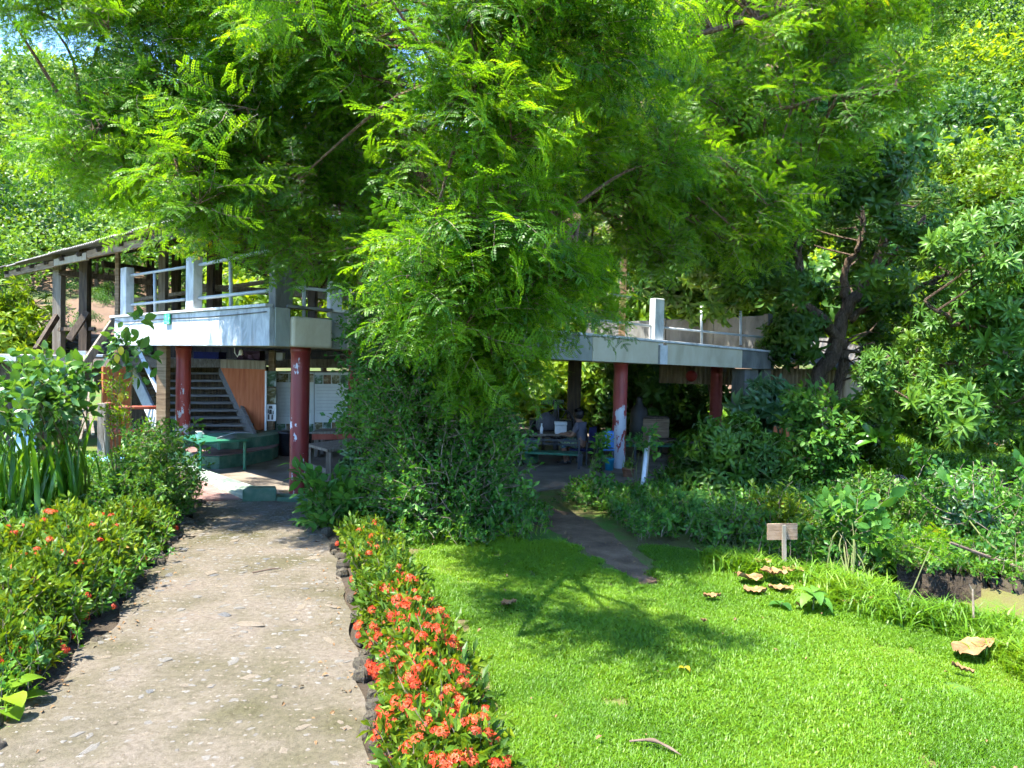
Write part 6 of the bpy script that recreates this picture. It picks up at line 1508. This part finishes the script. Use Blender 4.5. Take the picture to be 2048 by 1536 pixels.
t = thing('snake_plant', 'single yellow-edged upright leaf among the left flowers', 'plant', gnd(280, 1130))
for i in range(3): link('leaf', lil[i], t, (rng.normal(0, .02), rng.normal(0, .02), 0), (0, -.15, i * 2.1), (.9, .9, .42))
t = thing('heart_leaf_plant', 'yellow-green heart leaves at the lower left corner of the path', 'plant', gnd(5, 1440))
for i in range(9):
    mb = MB(); th = rng.uniform(0, 6.28); r_ = rng.uniform(.03, .12); b_ = gnd(5, 1440) + A(r_ * math.cos(th), r_ * math.sin(th), .05 + .10 * rng.random()); mb.tube([gnd(5, 1440), (gnd(5, 1440) + b_) / 2 + A(0, 0, .03), b_], [.004, .003, .003], 4); mb.leaf(b_, A(math.cos(th), math.sin(th), .2), A(0, 0, 1), .12, .10, .5, 5, .2, rng.random(), 0, [.35, .95, 1, .8, .45, .02]); part('leaf', mb, M['lime'], t, True)
# ixora hedges
def flower_mesh(k):
    mb = MB()
    for i in range(26):
        th = 2.4 * i; el = 1.4 * math.sqrt(i / 26); d = A(math.sin(el) * math.cos(th), math.sin(el) * math.sin(th), math.cos(el)); p = d * A(.034, .034, .024) + rv(.003)
        a = nrm(np.cross(d, A(.3, .5, .2))); b = np.cross(d, a); tt = rng.random()
        if i % 4 == 3: mb.tube([p * .4, p * 1.15], .0018, 3, 0, True, .0); continue
        for q in range(4):
            an = q * 1.571 + th; u = a * math.cos(an) + b * math.sin(an); w = -a * math.sin(an) + b * math.cos(an); mb.quad(p, p + u * .006 + w * .0035 + d * .001, p + u * .0125 + d * .0005, p + u * .006 - w * .0035 + d * .001, 0, tt)
    return mb.mesh('flower_cluster', M['flower'])
FLW = [flower_mesh(k) for k in range(4)]
IXL = []
def ixora(label, c, r, h, nfl, seed_tilt=0.0, dens=1.0):
    c = np.array(c, float); t = thing('ixora_bush', label, 'bush', c, 'ixora hedge along the path')
    n = int(420 * dens * (r / .27) ** 2); d = rng.normal(0, 1, (n, 3)); d[:, 2] = np.abs(d[:, 2]); d /= np.linalg.norm(d, axis=1, keepdims=True)
    k = (.72 + .28 * rng.random((n, 1))) * (1 + .10 * np.sin(6 * np.arctan2(d[:, 1], d[:, 0]) + c[1] * 3))[:, None]
    P = c + d * k * A(r, r * 1.1, h) + A(0, 0, -.10)
    kk = P[:, 2] > .02
    scatter('foliage', P[kk], (d + A(0, 0, .7) + rng.normal(0, .3, d.shape))[kk], rng.uniform(.7, 1.15, kk.sum()), S_IX, t)
    mb = MB()
    for i in range(14):
        dd = nrm(rv() * A(1, 1, .4) + A(0, 0, 1)); mb.tube([c + rv(.03) * A(1, 1, 0), c + dd * A(r, r, h) * .45 + rv(.02), c + dd * A(r, r, h) * .85], [.008, .006, .004], 5)
    o = part('stems', mb, M['twig'], t); o['kind'] = 'stuff'
    for i in range(nfl):
        d = nrm(rv() * A(1, 1, .8) + A(0, -.25, .85)); p = d * (A(r, r * 1.1, h) * rng.uniform(.96, 1.1)); p[2] = max(p[2], .05)
        if p[2] < .08: p[2] = .1
        zz = Vector(nrm(d * A(1, 1, 1) + A(0, 0, .5))).to_track_quat('Z', 'Y').to_euler()
        link('flower_cluster', FLW[i % 4], t, p * 1.05 - A(0, 0, .025), (zz.x, zz.y, rng.uniform(0, 6.28)) if abs(zz.x) < .3 else zz, rng.uniform(.5, 1.0))
    return t
def edge_at(E, y): return A(np.interp(y, E[:, 1], E[:, 0]), y, 0)
rows = [(2.75, .235, .36, 101, 'nearest ixora bush of the right hedge, cut by the bottom edge'), (3.15, .235, .38, 108, 'second ixora bush from the bottom in the right hedge, full of red flowers'),
        (3.6, .235, .38, 101, 'third ixora bush from the bottom in the right hedge'), (4.05, .24, .38, 101, 'fourth ixora bush from the bottom in the right hedge, leaning over the lawn'), (4.5, .23, .36, 63, 'fifth ixora bush from the bottom in the right hedge'),
        (5.05, .24, .32, 14, 'sparse twiggy ixora bush in the middle of the right hedge'), (5.6, .23, .30, 14, 'pale green ixora bush near the far end of the right hedge'), (6.15, .22, .28, 12, 'second farthest ixora bush of the right hedge'), (6.6, .20, .26, 16, 'farthest ixora bush of the right hedge beside the broad-leaved plant')]
for y, r_, h, nf, lab in rows:
    e_ = edge_at(RE, y); ixora(lab, e_ + A(r_ * .9 + .09, 0, 0), r_, h, nf, dens=1.0 if y < 4.8 or y > 5.9 else .75)
rowsL = [(3.75, .34, 0.33, 14, 'nearest ixora bush of the left bed'), (4.2, .36, 0.43, 16, 'second nearest ixora bush of the left bed'), (4.7, .36, 0.43, 22, 'third nearest ixora bush of the left bed'), (5.2, .34, 0.47, 24, 'fourth nearest ixora bush of the left bed'),
         (5.7, .32, 0.41, 22, 'fifth nearest ixora bush of the left bed'), (6.2, .28, 0.43, 18, 'second farthest ixora bush of the left bed'), (6.7, .25, 0.35, 14, 'farthest ixora bush of the left bed below the pinnate bush')]
for y, r_, h, nf, lab in rowsL:
    e_ = edge_at(LE, y); ixora(lab, e_ - A(r_ * .95 + .10, 0, 0), r_, h, nf, dens=1.1)
for y, dx, lab in ((4.6, -.8, 'ixora bush deeper in the left bed, nearest of the back row'), (5.3, -.85, 'ixora bush deeper in the left bed with orange flowers'), (6.0, -.75, 'ixora bush deeper in the left bed below the sword leaves')):
    ixora(lab, edge_at(LE, y) + A(dx - .1, 0, 0), .33, .42, 16, dens=1.0)
# small things lying on the lawn
def dry(px, py, L, W, th, lift, lab, curl=.38, mat='dryleaf'):
    """a crumpled leaf: wavy outline, raised midrib, buckled blade"""
    c = gnd(px, py); L, W = L * 1.1, W * 1.25; nu, nv = 14, 8; v = []; ph_ = rng.uniform(0, 6.28, 4); ca, sa = math.cos(th), math.sin(th); tip = rng.uniform(-.25, .25)
    for i in range(nu + 1):
        u = i / nu; w = W / 2 * (math.sin(math.pi * min(1, .05 + .95 * u) ** .8) ** .75 + .03) * (1 + .10 * math.sin(9 * u + ph_[0]))
        for j in range(nv + 1):
            s_ = j / nv * 2 - 1; k = 1 + .10 * math.sin(7 * u + 3 * s_ + ph_[1])
            x = (u - .5) * L; y = s_ * w * k
            z = .06 + lift + curl * .16 * L * (abs(s_) ** 1.6) * (1 + .5 * math.sin(5 * u + ph_[2])) + .035 * L * math.sin(11 * u + 5 * s_ + ph_[3]) + .10 * L * (u - .5) ** 2 * 4 * curl + tip * L * (u - .5) - .012 * math.exp(-(s_ / .12) ** 2) + .006 * math.sin(26 * u + abs(s_) * 6)
            v.append(c + A(ca * x - sa * y, sa * x + ca * y, z))
    mb = MB(); mb.add(v, [(i * (nv + 1) + j, (i + 1) * (nv + 1) + j, (i + 1) * (nv + 1) + j + 1, i * (nv + 1) + j + 1) for i in range(nu) for j in range(nv)])
    return single('dry_leaf', mb, M[mat], lab, 'leaf', smooth=True)
for a_ in [(1500, 1175, .22, .13, .4, .02, 'broad tan dry leaf at the left of the pile below the sign'), (1545, 1172, .22, .15, 1.3, .05, 'upright curled dry leaf in the middle of the pile below the sign'), (1522, 1150, .15, .10, 2.0, .05, 'pinkish dry leaf on top of the pile below the sign'),
           (1510, 1196, .15, .10, -.3, 0, 'reddish brown dry leaf at the bottom of the pile below the sign'), (1590, 1160, .18, .10, .2, .02, 'dry leaf at the right of the pile behind the seedling'), (1560, 1192, .16, .09, 2.6, .0, 'orange dry leaf in front of the pile below the sign'),
           (1712, 1222, .20, .085, -.5, .01, 'folded tan dry leaf lying right of the seedling'), (1948, 1322, .26, .13, .35, .02, 'large curled tan dry leaf near the ditch'), (1602, 1226, .07, .05, .6, 0, 'small crumpled dry leaf in front of the seedling'),
           (1424, 1207, .11, .05, -.1, 0, 'flat straw coloured leaf on the lawn left of the pile'), (1018, 1222, .10, .06, .4, 0, 'small pale leaf in the shaded lawn near the hedge'), (1925, 1357, .10, .03, -.4, 0, 'pale sliver of leaf below the large curled leaf'), (1408, 1258, .05, .03, 1.0, 0, 'tiny brown leaf in the middle of the lawn')]: dry(*a_)
mb = MB(); mb.tube(smooth_path([gnd(1258, 1496) + A(0, 0, .03), gnd(1300, 1500) + A(0, 0, .045), gnd(1328, 1508) + A(0, 0, .04), gnd(1362, 1524) + A(0, 0, .03)], 5), [.004, .005, .005, .006, .006, .009, .010, .009, .007, .006, .006, .007, .007, .005, .003, .002], 7)
single('fallen_stick', mb, M['stick'], 'knobbly fallen stick on the lawn near the bottom edge', 'stick', smooth=True)
mb = MB(); mb.tube([gnd(505, 1157) + A(0, 0, .045), gnd(545, 1150) + A(0, 0, .05), gnd(562, 1148) + A(0, 0, .045)], [.006, .007, .004], 6); single('small_twig', mb, M['stick'], 'short dark twig lying on the path', 'twig')
litter = []
for k in range(4):
    mb = MB(); mb.leaf((-.02, 0, .004), (1, 0, .12), (0, .2, 1), .05, .024, .7, 3, .4, rng.random()); litter.append(src(mb, 'litter_%d' % k, [M['litter']]))
P = []
for i in range(260):
    k = rng.integers(14, 118); e_ = (LE, RE)[i % 2][k]; P.append((e_[0] + abs(rng.normal(0, .13)) * (1 if i % 2 == 0 else -1), e_[1] + rng.normal(0, .05), .034))
P = np.array(P); q_ = sample_poly(LAWN, 70); q_ = q_[q_[:, 1] < 8]; P = np.vstack([P, np.c_[q_, np.full(len(q_), .045)], np.c_[sample_poly(TRr, 60), np.full(60, .022)]])
th = rng.uniform(0, 6.28, len(P)); tag(scatter('fallen_leaves', P, np.c_[np.cos(th), np.sin(th), 0 * th], rng.uniform(.25, .75, len(P)), litter), 'scattered small dry leaves on path and lawn', 'leaves', kind='stuff')
def seedling(px, py, n, L, W, h, lab, mat='bigleaf', name='seedling'):
    c = gnd(px, py); t = thing(name, lab, 'seedling', c); mb = MB(); mb.tube([c, c + A(.01, 0, h)], [.006, .004], 5); part('stem', mb, M['stem'], t)
    for i in range(n):
        th = 2.4 * i + .5; mb = MB(); mb.leaf(c + A(0, 0, h * (.55 + .45 * i / n)), A(math.cos(th), math.sin(th), .45), A(0, 0, 1), L * rng.uniform(.7, 1.1), W, .9, 6, .3, rng.random(), 0, [.15, .7, 1, .95, .7, .4, .03]); part('leaf', mb, M[mat], t, True)
seedling(1625, 1228, 9, .20, .085, .16, 'seedling with ribbed bright leaves in front of the dry leaf pile')
seedling(1560, 1222, 4, .11, .07, .06, 'low seedling with two round leaves left of the ribbed seedling')
seedling(1368, 1352, 3, .05, .03, .06, 'tiny yellow seedling in the middle of the lawn', 'yleaf')
seedling(1225, 1000, 4, .34, .10, .10, 'young plant with one wide upright leaf beside the trail', 'bigleaf')
mb = MB(); mb.tube([gnd(1955, 1300), pix(1948, 1255, 4.75), pix(1945, 1178, 4.8)], [.008, .007, .006], 6); mb.tube([pix(1945, 1182, 4.8), pix(1938, 1168, 4.8)], [.005, .002], 5); single('bare_stem', mb, M['twig'], 'bare pale stem standing in the grass near the ditch', 'stem')
mb = MB(); s0 = gnd(1808, 1262)
for pts in ([s0, pix(1803, 1225, 5.05), pix(1797, 1180, 5.05)], [pix(1803, 1225, 5.05), pix(1825, 1180, 5.1), pix(1862, 1092, 5.2)], [pix(1799, 1200, 5.05), pix(1790, 1185, 5.0)]): mb.tube(pts, [.007, .005, .003][:len(pts)], 5)
single('forked_twig', mb, M['stem'], 'thin forked twig standing in the long grass before the ditch', 'twig')
mb = MB(); mb.tube([pix(1900, 1085, 6.0), pix(1980, 1115, 6.0), pix(2075, 1150, 5.9)], [.012, .016, .018], 7); single('fallen_branch', mb, M['stick'], 'bare branch slanting over the ditch at the right edge', 'branch')
mb = MB(); mb.tube([pix(1868, 995, 7.5), pix(1880, 1020, 7.5), pix(1898, 1042, 7.5)], [.016, .014, .012], 7); single('broken_branch', mb, M['stick'], 'short broken branch leaning in the weeds below the bank', 'branch')
